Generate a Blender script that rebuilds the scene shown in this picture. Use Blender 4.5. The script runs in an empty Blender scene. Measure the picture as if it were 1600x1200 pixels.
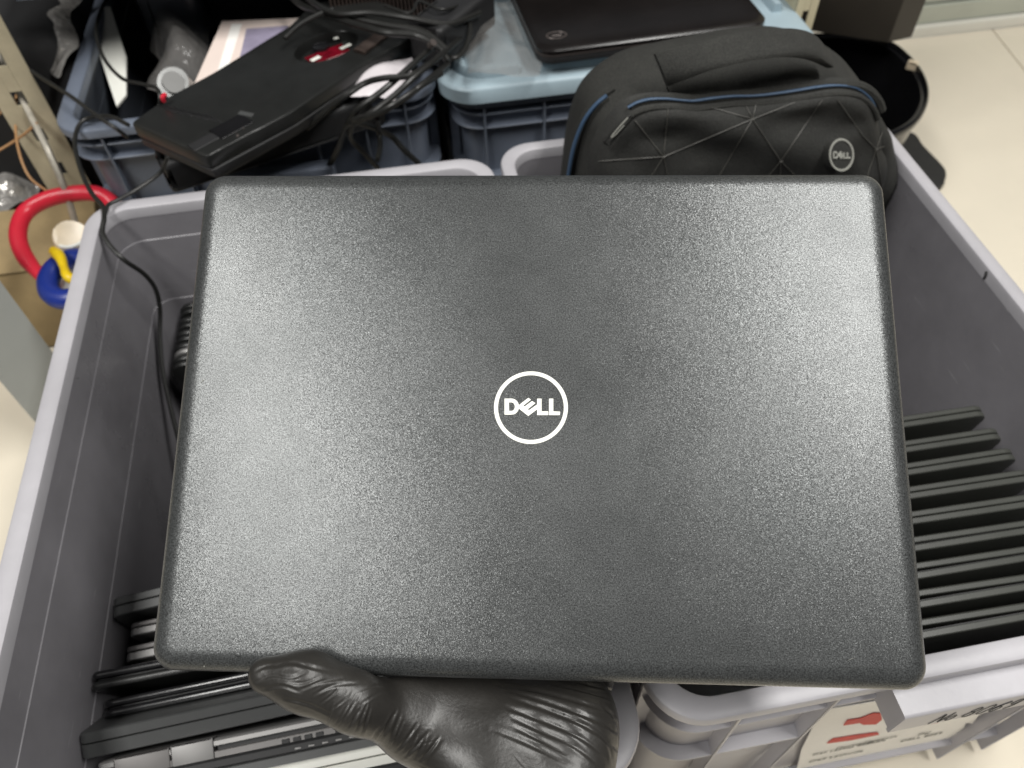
import bpy, bmesh, math, random
import numpy as np
from mathutils import Vector, Matrix
random.seed(7)
SC = bpy.context.scene
COL = SC.collection
# ------------------------------------------------------------------ camera
F = 1220.0                       # focal length in photo pixels (1600 wide)
CAMH = 0.5                       # camera height above the crate rims (metres)
_Y = np.array([-348, 1530, -F]); _Y = _Y/np.linalg.norm(_Y)
_X = np.array([13000, 1962, -F]); _X = _X-_X.dot(_Y)*_Y; _X = _X/np.linalg.norm(_X)
_Z = np.cross(_X, _Y)
RW = np.array([_X, _Y, _Z])      # world = RW @ camera
cam_d = bpy.data.cameras.new('camera'); cam = bpy.data.objects.new('camera', cam_d); COL.objects.link(cam)
cam_d.sensor_width = 36; cam_d.lens = 36*F/1600; cam_d.clip_start = 0.02; cam_d.clip_end = 50
m4 = Matrix([list(RW[0])+[0], list(RW[1])+[0], list(RW[2])+[CAMH], [0, 0, 0, 1]])
cam.matrix_world = m4
cam_d.dof.use_dof = True; cam_d.dof.focus_distance = 0.40; cam_d.dof.aperture_fstop = 10
SC.camera = cam
# ------------------------------------------------------------------ light
w = bpy.data.worlds.new('World'); SC.world = w; w.use_nodes = True
w.node_tree.nodes['Background'].inputs[0].default_value = (0.93, 0.95, 1.0, 1)
w.node_tree.nodes['Background'].inputs[1].default_value = 0.06
def area(name, loc, rot, sx, sy, power, col):
    d = bpy.data.lights.new(name, 'AREA'); d.shape = 'RECTANGLE'; d.size = sx; d.size_y = sy; d.energy = power; d.color = col
    o = bpy.data.objects.new(name, d); COL.objects.link(o); o.location = loc
    o.rotation_euler = rot
    return o
# ceiling tube lamps of the room
area('ceiling_lamp', (-1.02, -0.14, 2.1), (0, math.radians(-24), 0), 0.36, 1.7, 52, (1.0, 0.985, 0.95))
area('ceiling_lamp', (0.98, 0.06, 2.1), (0, math.radians(20), 0), 0.32, 1.5, 52, (1.0, 0.985, 0.95))
SC.view_settings.view_transform = 'Standard'; SC.view_settings.look = 'None'
SC.view_settings.exposure = 0.0; SC.view_settings.gamma = 1

# ------------------------------------------------------------------ helpers
def ray(u, v):
    d = RW @ np.array([u-800, -(v-600), -F]); return d/np.linalg.norm(d)
def PZ(u, v, z): d = ray(u, v); t = (z-CAMH)/d[2]; return Vector((d[0]*t, d[1]*t, CAMH+d[2]*t))
def PY(u, v, y): d = ray(u, v); t = y/d[1]; return Vector((d[0]*t, d[1]*t, CAMH+d[2]*t))
def PX(u, v, x): d = ray(u, v); t = x/d[0]; return Vector((d[0]*t, d[1]*t, CAMH+d[2]*t))
def PD(u, v, dep):
    p = RW @ np.array([(u-800)/F*dep, -(v-600)/F*dep, -dep]); return Vector((p[0], p[1], p[2]+CAMH))

def link(name, me, mat=None, parent=None):
    o = bpy.data.objects.new(name, me); COL.objects.link(o)
    if mat and not me.materials: me.materials.append(mat)
    if parent: o.parent = parent
    return o
def mesh(verts, faces, smooth=True, angle=35):
    me = bpy.data.meshes.new('m'); me.from_pydata([tuple(v) for v in verts], [], faces); me.update()
    bm = bmesh.new(); bm.from_mesh(me); bmesh.ops.recalc_face_normals(bm, faces=bm.faces)
    if smooth:
        for f in bm.faces: f.smooth = True
        a = math.radians(angle)
        for e in bm.edges:
            if len(e.link_faces) == 2 and e.calc_face_angle(0) > a: e.smooth = False
    bm.to_mesh(me); bm.free()
    return me
def join(parts):
    V = []; Fc = []
    for v, f in parts:
        b = len(V); V += [tuple(p) for p in v]; Fc += [tuple(i+b for i in q) for q in f]
    return V, Fc
def thing(name, label, cat, loc=(0, 0, 0), group=None):
    o = bpy.data.objects.new(name, None); COL.objects.link(o); o.location = loc; o.empty_display_size = 0.02
    o['label'] = label; o['category'] = cat
    if group: o['group'] = group
    return o
def tag(o, label, cat, group=None):
    o['label'] = label; o['category'] = cat
    if group: o['group'] = group
    return o
def rrect(x0, x1, y0, y1, r, n=6):
    r = max(r, 1e-4); P = []
    for cx, cy, a0 in ((x1-r, y1-r, 0), (x0+r, y1-r, 90), (x0+r, y0+r, 180), (x1-r, y0+r, 270)):
        for i in range(n+1):
            a = math.radians(a0+90*i/n); P.append((cx+r*math.cos(a), cy+r*math.sin(a)))
    return P
def loft(loops, cap0=True, cap1=True, closed=False):
    n = len(loops[0]); V = [p for L in loops for p in L]; Fc = []
    m = len(loops)
    for k in range(m if closed else m-1):
        a = k*n; b = ((k+1) % m)*n
        for i in range(n):
            j = (i+1) % n; Fc.append((a+i, a+j, b+j, b+i))
    if not closed:
        if cap0: Fc.append(tuple(range(n)))
        if cap1: Fc.append(tuple(range((m-1)*n, m*n)))
    return V, Fc
def box(x0, x1, y0, y1, z0, z1):
    V = [(x, y, z) for z in (z0, z1) for y in (y0, y1) for x in (x0, x1)]
    return V, [(0, 1, 3, 2), (4, 5, 7, 6), (0, 1, 5, 4), (2, 3, 7, 6), (0, 2, 6, 4), (1, 3, 7, 5)]
def bbox(x0, x1, y0, y1, z0, z1, b=0.002, seg=2, sub=0):
    V, Fc = box(x0, x1, y0, y1, z0, z1)
    bm = bmesh.new(); vs = [bm.verts.new(v) for v in V]
    for f in Fc: bm.faces.new([vs[i] for i in f])
    bmesh.ops.bevel(bm, geom=bm.edges[:], offset=b, segments=seg, affect='EDGES', profile=0.6)
    bm.verts.ensure_lookup_table()
    V = [tuple(v.co) for v in bm.verts]; Fc = [tuple(v.index for v in f.verts) for f in bm.faces]
    bm.free(); return V, Fc
def xf(vf, M): return [tuple(M @ Vector(p)) for p in vf[0]], vf[1]
def smooth_path(P, n=8):
    P = [Vector(p) for p in P]; Q = [2*P[0]-P[1]]+P+[2*P[-1]-P[-2]]; out = []
    for i in range(1, len(Q)-2):
        for k in range(n):
            t = k/n; a, b, c, d = Q[i-1:i+3]
            out.append(0.5*((2*b)+(c-a)*t+(2*a-5*b+4*c-d)*t*t+(3*b-a-3*c+d)*t**3))
    out.append(P[-1]); return out
def tube(P, r, seg=10, n=8, taper=None, flat=1.0):
    P = smooth_path(P, n) if n > 1 else [Vector(p) for p in P]
    N = len(P); up = Vector((0.13, 0.27, 0.95)); loops = []
    for i, p in enumerate(P):
        t = (P[min(i+1, N-1)]-P[max(i-1, 0)]).normalized()
        a = t.cross(up).normalized(); b = a.cross(t); up = b
        rr = r if taper is None else r*np.interp(i/(N-1), taper[0], taper[1])
        loops.append([tuple(p+a*(rr*math.cos(q))+b*(rr*flat*math.sin(q))) for q in [2*math.pi*k/seg for k in range(seg)]])
    return loft(loops)
def frame(o, ex, ey, ez):        # matrix from axes
    return Matrix(((ex[0], ey[0], ez[0], o[0]), (ex[1], ey[1], ez[1], o[1]), (ex[2], ey[2], ez[2], o[2]), (0, 0, 0, 1)))

# ------------------------------------------------------------------ materials
def lin(c): return tuple((x/255/12.92 if x/255 <= .04045 else ((x/255+.055)/1.055)**2.4) for x in c)
def material(name, col, rough=.5, metal=0., spec=.5, var=0.0, vscale=8, bump=0.0, bscale=200, coat=0., rvar=0.0, alpha=1., trans=0., grain=0., bdist=0.001, wear=0.0):
    m = bpy.data.materials.new(name); m.use_nodes = True; nt = m.node_tree; N = nt.nodes; L = nt.links
    b = N['Principled BSDF']; b.inputs['Base Color'].default_value = (*col, 1); b.inputs['Roughness'].default_value = rough
    b.inputs['Metallic'].default_value = metal; b.inputs['Specular IOR Level'].default_value = spec
    b.inputs['Coat Weight'].default_value = coat; b.inputs['Coat Roughness'].default_value = .08
    b.inputs['Alpha'].default_value = alpha; b.inputs['Transmission Weight'].default_value = trans
    tc = N.new('ShaderNodeTexCoord')
    src = None
    if var > 0 or wear > 0:
        n1 = N.new('ShaderNodeTexNoise'); n1.inputs['Scale'].default_value = vscale; n1.inputs['Detail'].default_value = 6; n1.inputs['Roughness'].default_value = .65
        L.new(tc.outputs['Object'], n1.inputs['Vector'])
        mp = N.new('ShaderNodeMapRange'); mp.inputs[1].default_value = .3; mp.inputs[2].default_value = .7
        mp.inputs[3].default_value = 1-var; mp.inputs[4].default_value = 1+var
        L.new(n1.outputs['Fac'], mp.inputs[0])
        vm = N.new('ShaderNodeVectorMath'); vm.operation = 'SCALE'; vm.inputs[0].default_value = col
        L.new(mp.outputs[0], vm.inputs['Scale']); src = vm.outputs[0]
        L.new(src, b.inputs['Base Color'])
        if rvar > 0:
            mr = N.new('ShaderNodeMapRange'); mr.inputs[1].default_value = .3; mr.inputs[2].default_value = .7
            mr.inputs[3].default_value = rough-rvar; mr.inputs[4].default_value = rough+rvar
            L.new(n1.outputs['Fac'], mr.inputs[0]); L.new(mr.outputs[0], b.inputs['Roughness'])
    if grain > 0:
        g = N.new('ShaderNodeTexNoise'); g.inputs['Scale'].default_value = bscale*.8; g.inputs['Detail'].default_value = 2
        L.new(tc.outputs['Object'], g.inputs['Vector'])
        mg = N.new('ShaderNodeMapRange'); mg.inputs[1].default_value = .3; mg.inputs[2].default_value = .7; mg.inputs[3].default_value = 1-grain; mg.inputs[4].default_value = 1+grain
        L.new(g.outputs['Fac'], mg.inputs[0])
        v2 = N.new('ShaderNodeVectorMath'); v2.operation = 'SCALE'
        if src: L.new(src, v2.inputs[0])
        else: v2.inputs[0].default_value = col
        L.new(mg.outputs[0], v2.inputs['Scale']); src = v2.outputs[0]; L.new(src, b.inputs['Base Color'])
    if bump > 0:
        n2 = N.new('ShaderNodeTexNoise'); n2.inputs['Scale'].default_value = bscale; n2.inputs['Detail'].default_value = 3
        L.new(tc.outputs['Object'], n2.inputs['Vector'])
        bp = N.new('ShaderNodeBump'); bp.inputs['Strength'].default_value = bump; bp.inputs['Distance'].default_value = bdist
        L.new(n2.outputs['Fac'], bp.inputs['Height']); L.new(bp.outputs[0], b.inputs['Normal'])
    if wear > 0:      # fine scratches and dust, stretched noise
        mpn = N.new('ShaderNodeMapping'); mpn.inputs['Scale'].default_value = (30, 30, 400); mpn.inputs['Rotation'].default_value = (.5, .3, .8)
        L.new(tc.outputs['Object'], mpn.inputs['Vector'])
        n3 = N.new('ShaderNodeTexNoise'); n3.inputs['Scale'].default_value = 1; n3.inputs['Detail'].default_value = 8
        L.new(mpn.outputs[0], n3.inputs['Vector'])
        cr = N.new('ShaderNodeMapRange'); cr.inputs[1].default_value = .68; cr.inputs[2].default_value = .78; cr.inputs[3].default_value = 0; cr.inputs[4].default_value = wear
        L.new(n3.outputs['Fac'], cr.inputs[0])
        mx = N.new('ShaderNodeMix'); mx.data_type = 'RGBA'; mx.inputs[7].default_value = (.5, .5, .5, 1)
        L.new(cr.outputs[0], mx.inputs[0]); L.new(src, mx.inputs[6]); L.new(mx.outputs[2], b.inputs['Base Color'])
    return m
M = {}
M['lid'] = material('textured_lid_plastic', (.074, .0775, .078), rough=.32, metal=.5, var=.06, vscale=14, bump=.6, bscale=1700, grain=.55, bdist=.00008, rvar=.05)
# metallic flakes in the lid paint: every tiny cell leans its own way
_nt = M['lid'].node_tree; _N = _nt.nodes; _L = _nt.links; _b = _N['Principled BSDF']
_tc = _N.new('ShaderNodeTexCoord'); _vo = _N.new('ShaderNodeTexVoronoi'); _vo.inputs['Scale'].default_value = 2400
_L.new(_tc.outputs['Object'], _vo.inputs['Vector'])
_sub = _N.new('ShaderNodeVectorMath'); _sub.operation = 'SUBTRACT'; _sub.inputs[1].default_value = (.5, .5, .5); _L.new(_vo.outputs['Color'], _sub.inputs[0])
_sc = _N.new('ShaderNodeVectorMath'); _sc.operation = 'SCALE'; _sc.inputs['Scale'].default_value = .145; _L.new(_sub.outputs[0], _sc.inputs[0])
_old = _b.inputs['Normal'].links[0].from_socket
_add = _N.new('ShaderNodeVectorMath'); _add.operation = 'ADD'; _L.new(_old, _add.inputs[0]); _L.new(_sc.outputs[0], _add.inputs[1])
_nm = _N.new('ShaderNodeVectorMath'); _nm.operation = 'NORMALIZE'; _L.new(_add.outputs[0], _nm.inputs[0]); _L.new(_nm.outputs[0], _b.inputs['Normal'])
M['lid_under'] = material('dark_base_plastic', (.02, .02, .021), rough=.4, bump=.2, bscale=900, bdist=.0003)
M['logo'] = material('logo_enamel', (.86, .86, .80), rough=.35, var=.02, vscale=60)
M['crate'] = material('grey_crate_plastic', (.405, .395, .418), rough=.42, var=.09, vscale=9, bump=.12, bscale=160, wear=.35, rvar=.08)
M['crate_shaded'] = material('grey_crate_shaded_plastic', (.205, .198, .213), rough=.32, var=.26, vscale=4, bump=.06, bscale=90, wear=.6, rvar=.08)  # crate plastic with inside shade painted into its colour, plus dirt and scrapes
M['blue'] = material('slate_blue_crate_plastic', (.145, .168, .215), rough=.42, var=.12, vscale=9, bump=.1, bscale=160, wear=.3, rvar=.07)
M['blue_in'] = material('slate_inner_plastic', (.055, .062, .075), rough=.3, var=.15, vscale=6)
M['paleblue'] = material('pale_blue_lid_plastic', (.33, .42, .47), rough=.42, var=.07, vscale=10, bump=.08, bscale=160, wear=.25)
M['floor'] = material('cream_polished_tile', (.80, .73, .60), rough=.22, var=.05, vscale=2.5, bump=.03, bscale=15, rvar=.06)
M['joint'] = material('tile_joint', (.35, .3, .22), rough=.8)
M['black'] = material('black_laptop_plastic', (.014, .0145, .014), rough=.33, var=.15, vscale=40, bump=.15, bscale=700, bdist=.0003)
M['rowlap'] = material('charcoal_laptop_plastic', (.048, .050, .044), rough=.36, var=.1, vscale=40, bump=.15, bscale=700, bdist=.0003)
M['blackgloss'] = material('black_gloss_plastic', (.008, .008, .009), rough=.2, var=.2, vscale=20, coat=.15)
M['blackmatte'] = material('black_matte_plastic', (.016, .016, .017), rough=.55, var=.2, vscale=30, bump=.15, bscale=500, bdist=.0004)
M['greylap'] = material('dark_grey_laptop_plastic', (.06, .062, .062), rough=.42, var=.08, vscale=30, bump=.1, bscale=900, bdist=.0002)
M['silver'] = material('silver_laptop_shell', (.26, .255, .25), rough=.4, metal=.5, var=.05, vscale=30)
M['warmgrey'] = material('warm_grey_shell', (.15, .143, .14), rough=.4, metal=.3, var=.06, vscale=30)
M['white'] = material('white_plastic', (.80, .80, .74), rough=.35, var=.03, vscale=20)
M['cable'] = material('black_cable_rubber', (.014, .014, .013), rough=.4, var=.2, vscale=60)
M['fabric'] = material('charcoal_backpack_fabric', (.020, .020, .0175), rough=.85, var=.2, vscale=18, bump=.7, bscale=900, bdist=.0011, grain=.45)
M['pocket'] = material('backpack_pocket_fabric', (.020, .020, .018), rough=.75, var=.22, vscale=18, bump=.6, bscale=1000, bdist=.0009, grain=.45)
M['zip'] = material('blue_zipper_tape', (.04, .078, .14), rough=.5, bump=.6, bscale=700, bdist=.0006)
M['print'] = material('grey_reflective_print', (.065, .063, .056), rough=.5, var=.3, vscale=70)
M['printl'] = material('pale_grey_print', (.30, .30, .27), rough=.5, var=.1, vscale=70)
M['nitrile'] = material('black_nitrile_glove', (.022, .0205, .0185), rough=.38, var=.16, vscale=35, bump=.25, bscale=420, bdist=.0005, rvar=.06)
M['beige'] = material('beige_powder_coat', (.50, .45, .31), rough=.45, var=.08, vscale=12, bump=.1, bscale=80, wear=.3)
M['postdirty'] = material('dusty_beige_coat', (.46, .41, .29), rough=.5, var=.2, vscale=14, bump=.1, bscale=80, wear=.2)
M['brown'] = material('dark_brown_laminate', (.034, .029, .023), rough=.4, var=.1, vscale=8)
M['card'] = material('cardboard', (.30, .22, .11), rough=.85, var=.25, vscale=9, bump=.3, bscale=60)
M['red'] = material('red_plastic_handle', (.62, .022, .045), rough=.32, var=.08, vscale=30)
M['bluep'] = material('deep_blue_plastic', (.012, .03, .22), rough=.35, var=.1, vscale=30)
M['yellow'] = material('yellow_plastic', (.72, .50, .012), rough=.35, var=.1, vscale=30)
M['cream'] = material('cream_translucent_plastic', (.62, .52, .38), rough=.3, var=.15, vscale=30)
M['greypanel'] = material('grey_painted_panel', (.42, .44, .42), rough=.45, var=.06, vscale=6)
M['copper'] = material('tan_wire_insulation', (.36, .20, .09), rough=.5, var=.15, vscale=30)
M['rod'] = material('pale_metal_rod', (.42, .39, .33), rough=.4, metal=.4, var=.25, vscale=60)
M['foil'] = material('crumpled_silver_bag', (.55, .53, .50), rough=.2, metal=.6, var=.3, vscale=25, bump=.8, bscale=45, bdist=.01)
M['paper'] = material('cream_label_paper', (.92, .90, .86), rough=.8, var=.05, vscale=14, bump=.15, bscale=120)
M['ink'] = material('black_ink', (.03, .03, .03), rough=.7)
M['redink'] = material('red_ink', (.60, .06, .045), rough=.7, var=.12, vscale=60)
M['baseboard'] = material('white_skirting', (.80, .78, .70), rough=.4, var=.03)
M['frost'] = material('pale_green_glass_strip', (.52, .54, .46), rough=.25, var=.06)
M['dark'] = material('wall_shade_and_bundle_black', (.012, .012, .013), rough=.8, var=.2)  # shelf shade painted into the back wall's colour; also the bundle's black
M['shelf'] = material('slate_shelf_beam', (.075, .09, .11), rough=.45, var=.1)
M['pinkpaper'] = material('pale_pink_print', (.80, .68, .62), rough=.5, var=.04, vscale=9)
M['lilac'] = material('lilac_print', (.30, .27, .37), rough=.5, var=.3, vscale=12)
M['bag'] = material('clear_plastic_bag', (.24, .23, .22), rough=.2, var=.3, vscale=18, bump=.9, bscale=30, bdist=.01, alpha=.38)
M['screen'] = material('dark_red_circuit', (.13, .003, .010), rough=.25, var=.4, vscale=80)
M['ribbed'] = material('ribbed_brown_metal', (.10, .075, .065), rough=.35, metal=.5, var=.3, vscale=50)
M['wallw'] = material('white_wall_paint', (.66, .65, .58), rough=.6, var=.03)

# ================================================================== SETTING
FZ = -0.35
floor = link('floor', mesh(*box(-3, 4, -2, 4.5, FZ-.03, FZ-.004)), M['joint']); floor['kind'] = 'structure'
j0 = PZ(1550, 45, FZ); j1 = PZ(1600, 108, FZ)
dj = (j1-j0); ang = math.atan2(dj.y, dj.x)
ex = Vector((math.cos(ang), math.sin(ang), 0)); ey = Vector((-ex.y, ex.x, 0))
tm = None; T = 0.9
for i in range(-5, 5):
    for j in range(-4, 4):
        c = j0+ex*((i+.5)*T+.78)+ey*((j+.5)*T)
        if not (-1.5 < c.x < 2.6 and -1.0 < c.y < 2.4): continue
        if tm is None: tm = mesh(*bbox(-T/2+.0012, T/2-.0012, -T/2+.0012, T/2-.0012, -.012, 0, .0008, 1))
        t = link('tile', tm, M['floor'], floor); t.location = (c.x, c.y, FZ); t.rotation_euler = (0, 0, ang)
wy = 1.425
wall = thing('partition_wall', 'pale greenish partition with white skirting beyond the cream floor', 'wall', (1.6, wy, FZ))
def rel(vf, o): return [(p[0]-o.location[0], p[1]-o.location[1], p[2]-o.location[2]) for p in vf[0]], vf[1]
link('skirting', mesh(*rel(bbox(1.0, 3.2, wy-.012, wy+.02, FZ, FZ+.022, .003), wall)), M['baseboard'], wall)
link('lower_strip', mesh(*rel(bbox(1.0, 3.2, wy, wy+.03, FZ+.023, FZ+.060, .003), wall)), M['frost'], wall)
link('upper_strip', mesh(*rel(bbox(1.0, 3.2, wy+.006, wy+.03, FZ+.064, FZ+.10, .003), wall)), M['frost'], wall)
link('panel', mesh(*rel(bbox(1.0, 3.2, wy+.012, wy+.03, FZ+.104, 2.0, .003), wall)), M['wallw'], wall)
bw = link('back_wall', mesh(*box(-2.5, 1.0, 2.0, 2.05, FZ, 1.2)), M['dark']); tag(bw, 'wall with painted-in dark shade far behind the shelving', 'wall')

# ================================================================== CRATES
def crate(label, x0, x1, y0, y1, zt, zb, zi, rimw, mo, mi, name='plastic_crate', rad=.036, vx=(), vy=(), label_gap=None, group=None, cat='crate'):
    """open stacking crate: shell, rolled rim, inner lining, ring ribs, upright ribs"""
    c = thing(name, label, cat, ((x0+x1)/2, (y0+y1)/2, zb), group)
    def ring(ins, z, r=None): return [(px, py, z) for px, py in rrect(x0+ins, x1-ins, y0+ins, y1-ins, (rad if r is None else r)-ins*.6, 10)]
    b = rimw-.0028                             # wall set in from the rim edge
    rim = [ring(0.0, zt-.0105), ring(0, zt-.003), ring(.0008, zt-.0012), ring(.003, zt), ring(rimw-.003, zt), ring(rimw-.001, zt-.0012), ring(rimw, zt-.004), ring(rimw+.0005, zt-.012), ring(rimw-.003, zt-.012), ring(rimw-.004, zt-.006), ring(.003, zt-.006), ring(.0025, zt-.0105)]
    link('rim', mesh(*rel(loft(rim, closed=True), c)), mo, c)
    q = rimw
    st = .0007 if x0 < .09 else 0
    inner = [ring(q+.0002, zt-.0118), ring(q+.002, zt-.040), ring(q+.002+st, zt-.0405), ring(q+.0055+st, zt-.122), ring(q+.0055+2*st, zt-.1225), ring(q+.014, zi+.012), ring(q+.026, zi)]
    link('lining', mesh(*rel(loft(inner, cap0=False), c)), mi, c)
    outer = [ring(rimw-.003, zt-.0115), ring(b-.001, zt-.020), ring(b+.0005, zt-.13), ring(b+.006, zb+.02), ring(b+.012, zb)]
    link('shell', mesh(*rel(loft(outer, cap0=False), c)), mo, c)
    for z, dep, th in ((zt-.022, .0045, .0022), (zt-.040, .0035, .0022), (zt-.112, .003, .0025), (zb+.05, .006, .0025)):
        bb_ = b+.0008 if z > zt-.06 else b+.003
        R = [ring(bb_, z), ring(dep+.0006, z), ring(dep, z-.0006), ring(dep, z-th+.0006), ring(dep+.0006, z-th), ring(bb_, z-th)]
        if label_gap and abs(z-(zt-.112)) < 1e-6:
            for sgn in (0, 1):      # interrupted on the front where the label sits
                outl = [(x0+dep, y0+.10)]+[p[:2] for p in ring(dep, z)][22:33]+[(label_gap[0], y0+dep)]
                inl = [(x0+bb_, y0+.10)]+[p[:2] for p in ring(bb_, z)][22:33]+[(label_gap[0], y0+bb_)]
                if sgn: outl = [(x1-dep, y0+.10)]+[p[:2] for p in ring(dep, z)][33:44][::-1]+[(label_gap[1], y0+dep)]; inl = [(x1-bb_, y0+.10)]+[p[:2] for p in ring(bb_, z)][33:44][::-1]+[(label_gap[1], y0+bb_)]
                secs = [[(a[0], a[1], z), (a[0], a[1], z-th), (b_[0], b_[1], z-th), (b_[0], b_[1], z)] for a, b_ in zip(outl, inl)]
                link('ring_rib', mesh(*rel(loft(secs), c)), mo, c)
            continue
        link('ring_rib', mesh(*rel(loft(R, closed=True), c)), mo, c)
    rib = None
    for x in vx:
        for (yy, s) in ((y0, 1), (y1, -1)):
            V, Fc = bbox(-.0013, .0013, -.0058, .0058, zb+.01-zt, -.013, .0005, 1)
            o = link('upright_rib', mesh(V, Fc), mo, c); o.location = (x-c.location.x, yy+s*.0078-c.location.y, zt-zb)
    for yv in vy:
        for (xx, s) in ((x0, 1), (x1, -1)):
            V, Fc = bbox(-.0058, .0058, -.0013, .0013, zb+.01-zt, -.013, .0005, 1)
            o = link('upright_rib', mesh(V, Fc), mo, c); o.location = (xx+s*.0078-c.location.x, yv-c.location.y, zt-zb)
    return c
ZB = FZ+.002; ZI = -.315
crateL = crate('large grey plastic crate with assorted old laptops and a hanging black cable', -.3225, .0905, .090, .704, 0, ZB, ZI, .0165, M['crate'], M['crate_shaded'], vx=(-.27, -.2, -.1, 0.0, .055), vy=(.13, .2, .3, .4, .5, .6, .67), group='large grey crates side by side')
crateR = crate('large grey plastic crate holding the backpack and a row of black laptops', .0995, .5235, .112, .718, 0, ZB, ZI, .0150, M['crate'], M['crate_shaded'], label_gap=(.2215, .475), vx=(.156, .222, .428, .475), vy=(.146, .21, .3, .4, .5, .6, .67), group='large grey crates side by side')
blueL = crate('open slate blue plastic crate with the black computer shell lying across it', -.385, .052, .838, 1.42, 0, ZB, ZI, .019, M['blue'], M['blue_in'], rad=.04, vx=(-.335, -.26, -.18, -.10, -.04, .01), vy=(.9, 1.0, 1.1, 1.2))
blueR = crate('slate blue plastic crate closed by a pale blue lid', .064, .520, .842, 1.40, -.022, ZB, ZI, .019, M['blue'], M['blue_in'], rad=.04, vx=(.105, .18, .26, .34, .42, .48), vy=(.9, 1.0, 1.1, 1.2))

# wear marks on the right crate wall and rim (dark scuffs)
def scuff(c, P, r):
    o = link('scuff', mesh(*tube([p-Vector(c.location) for p in P], r, 6, 3, flat=.3)), M['ink'], c); return o
scuff(crateR, [PX(1537, 436, .5065), PX(1540, 430, .5065), PX(1541, 424, .5065)], .0012)

# pale blue lid
lid = thing('crate_lid', 'pale blue ribbed plastic crate lid under a dark laptop', 'lid', (.29, 1.12, -.02))
LX0, LX1, LY0, LY1 = .054, .530, .832, 1.41
def lring(ins, z, r=.045): return [(a, b, z) for a, b in rrect(LX0+ins, LX1-ins, LY0+ins, LY1-ins, r-ins*.6, 10)]
link('plate', mesh(*rel(loft([lring(.003, -.021), lring(0, -.020), lring(0, -.004), lring(.002, -.001), lring(.004, 0), lring(.02, 0)]), lid)), M['paleblue'], lid)
def ridge(P, wd=.0075, h=.011):
    V = []
    P = [Vector(p) for p in P]; loops = []
    for i, p in enumerate(P):
        t = (P[min(i+1, len(P)-1)]-P[max(i-1, 0)]).normalized(); s = Vector((-t.y, t.x, 0))
        e = 0.0
        sec = [(-wd, -.001), (-wd*.85, h*.75), (-wd*.6, h), (wd*.6, h), (wd*.85, h*.75), (wd, -.001)]
        k = .8 if i in (0, len(P)-1) else 1
        loops.append([tuple(p+s*(a*k)+Vector((0, 0, b))) for a, b in sec])
    o = link('ridge', mesh(*rel(loft(loops), lid)), M['paleblue'], lid)
I = .027
arc = [(LX0+I+.03-.03*math.sin(a), LY0+I+.03-.03*math.cos(a), 0) for a in [math.radians(q) for q in (0, 18, 36, 54, 72, 90)]]
ridge([(.150, LY0+I, 0), (.12, LY0+I, 0)]+arc+[(LX0+I, .95, 0), (LX0+I, 1.02, 0)])
ridge([(LX0+I, 1.05, 0), (LX0+I, 1.15, 0), (LX0+I, 1.25, 0)])
ridge([(.178, LY0+I, 0), (.22, LY0+I, 0), (.262, LY0+I, 0)])
ridge([(.29, LY0+I, 0), (.34, LY0+I, 0), (.38, LY0+I, 0)])
ridge([(.41, LY0+I, 0), (.45, LY0+I, 0), (.47, LY0+I, 0)])
ridge([(LX1-I, .93, 0), (LX1-I, .97, 0), (LX1-I, 1.02, 0)])
ridge([(LX1-I, 1.05, 0), (LX1-I, 1.12, 0), (LX1-I, 1.2, 0)])
ridge([(LX1-I-.035, .90, 0), (LX1-I-.035, 1.0, 0), (LX1-I-.035, 1.1, 0)], .004, .008)

# right crate: front handle with the handwritten number, label
hz0, hz1 = -.070, -.0135
hp = [(.1145, -.0135), (.0970, -.0135), (.0955, -.0139), (.0948, -.0147), (.0945, -.0162), (.0945, -.0445), (.0950, -.0452), (.0966, -.0452), (.0972, -.0445), (.0972, -.0172), (.1145, -.0172)]
V, Fc = join([loft([[(x, y_, z_) for y_, z_ in hp] for x in (.2545, .36, .51)]), box(.2552, .2570, .0974, .1225, -.0440, -.0174), box(.30, .303, .0974, .1225, -.0440, -.0174)])
hd = link('handle', mesh(*rel((V, Fc), crateR)), M['crate'], crateR)
# writing "No 8069" as marker strokes on the handle face
def strokes(defs, o3, ux, uy, nrm, size, r, parent, mat, name='writing', spacing=1.0):
    parts = []; cx = 0
    for pls, adv in defs:
        for pl in pls:
            parts.append(tube([o3+ux*((cx+a)*size)+uy*(b*size)+nrm*r*.3 for a, b in pl], r, 6, 4, flat=.5))
        cx += adv*spacing
    return link(name, mesh(*rel(join(parts), parent)), mat, parent)
def circ(cx, cy, rx, ry, a0=0, a1=360, n=8): return [(cx+rx*math.cos(math.radians(a0+(a1-a0)*k/n)), cy+ry*math.sin(math.radians(a0+(a1-a0)*k/n))) for k in range(n+1)]
G = {'N': ([[(0, 0), (0.05, 1)], [(.05, 1), (.45, 0)], [(.45, 0), (.5, 1)]], .65), 'o': ([circ(.2, .3, .17, .28)], .6), ' ': ([], .25),
     '8': ([circ(.25, .74, .18, .24), circ(.25, .26, .22, .26)], .66), '0': ([circ(.25, .5, .22, .5)], .66),
     '6': ([[(.42, .98), (.15, .7), (.04, .3)], circ(.25, .27, .21, .27)], .66), '9': ([circ(.25, .72, .2, .26), [(.45, .72), (.42, .3), (.2, 0)]], .66)}
strokes([G[c] for c in 'No 8069'], Vector((.281, .0943, -.0415)), Vector((.77, 0, .0)), Vector((.22, 0, 1.0)), Vector((0, -1, 0)), .0185, .0004, crateR, M['ink'], spacing=1.0)
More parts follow.
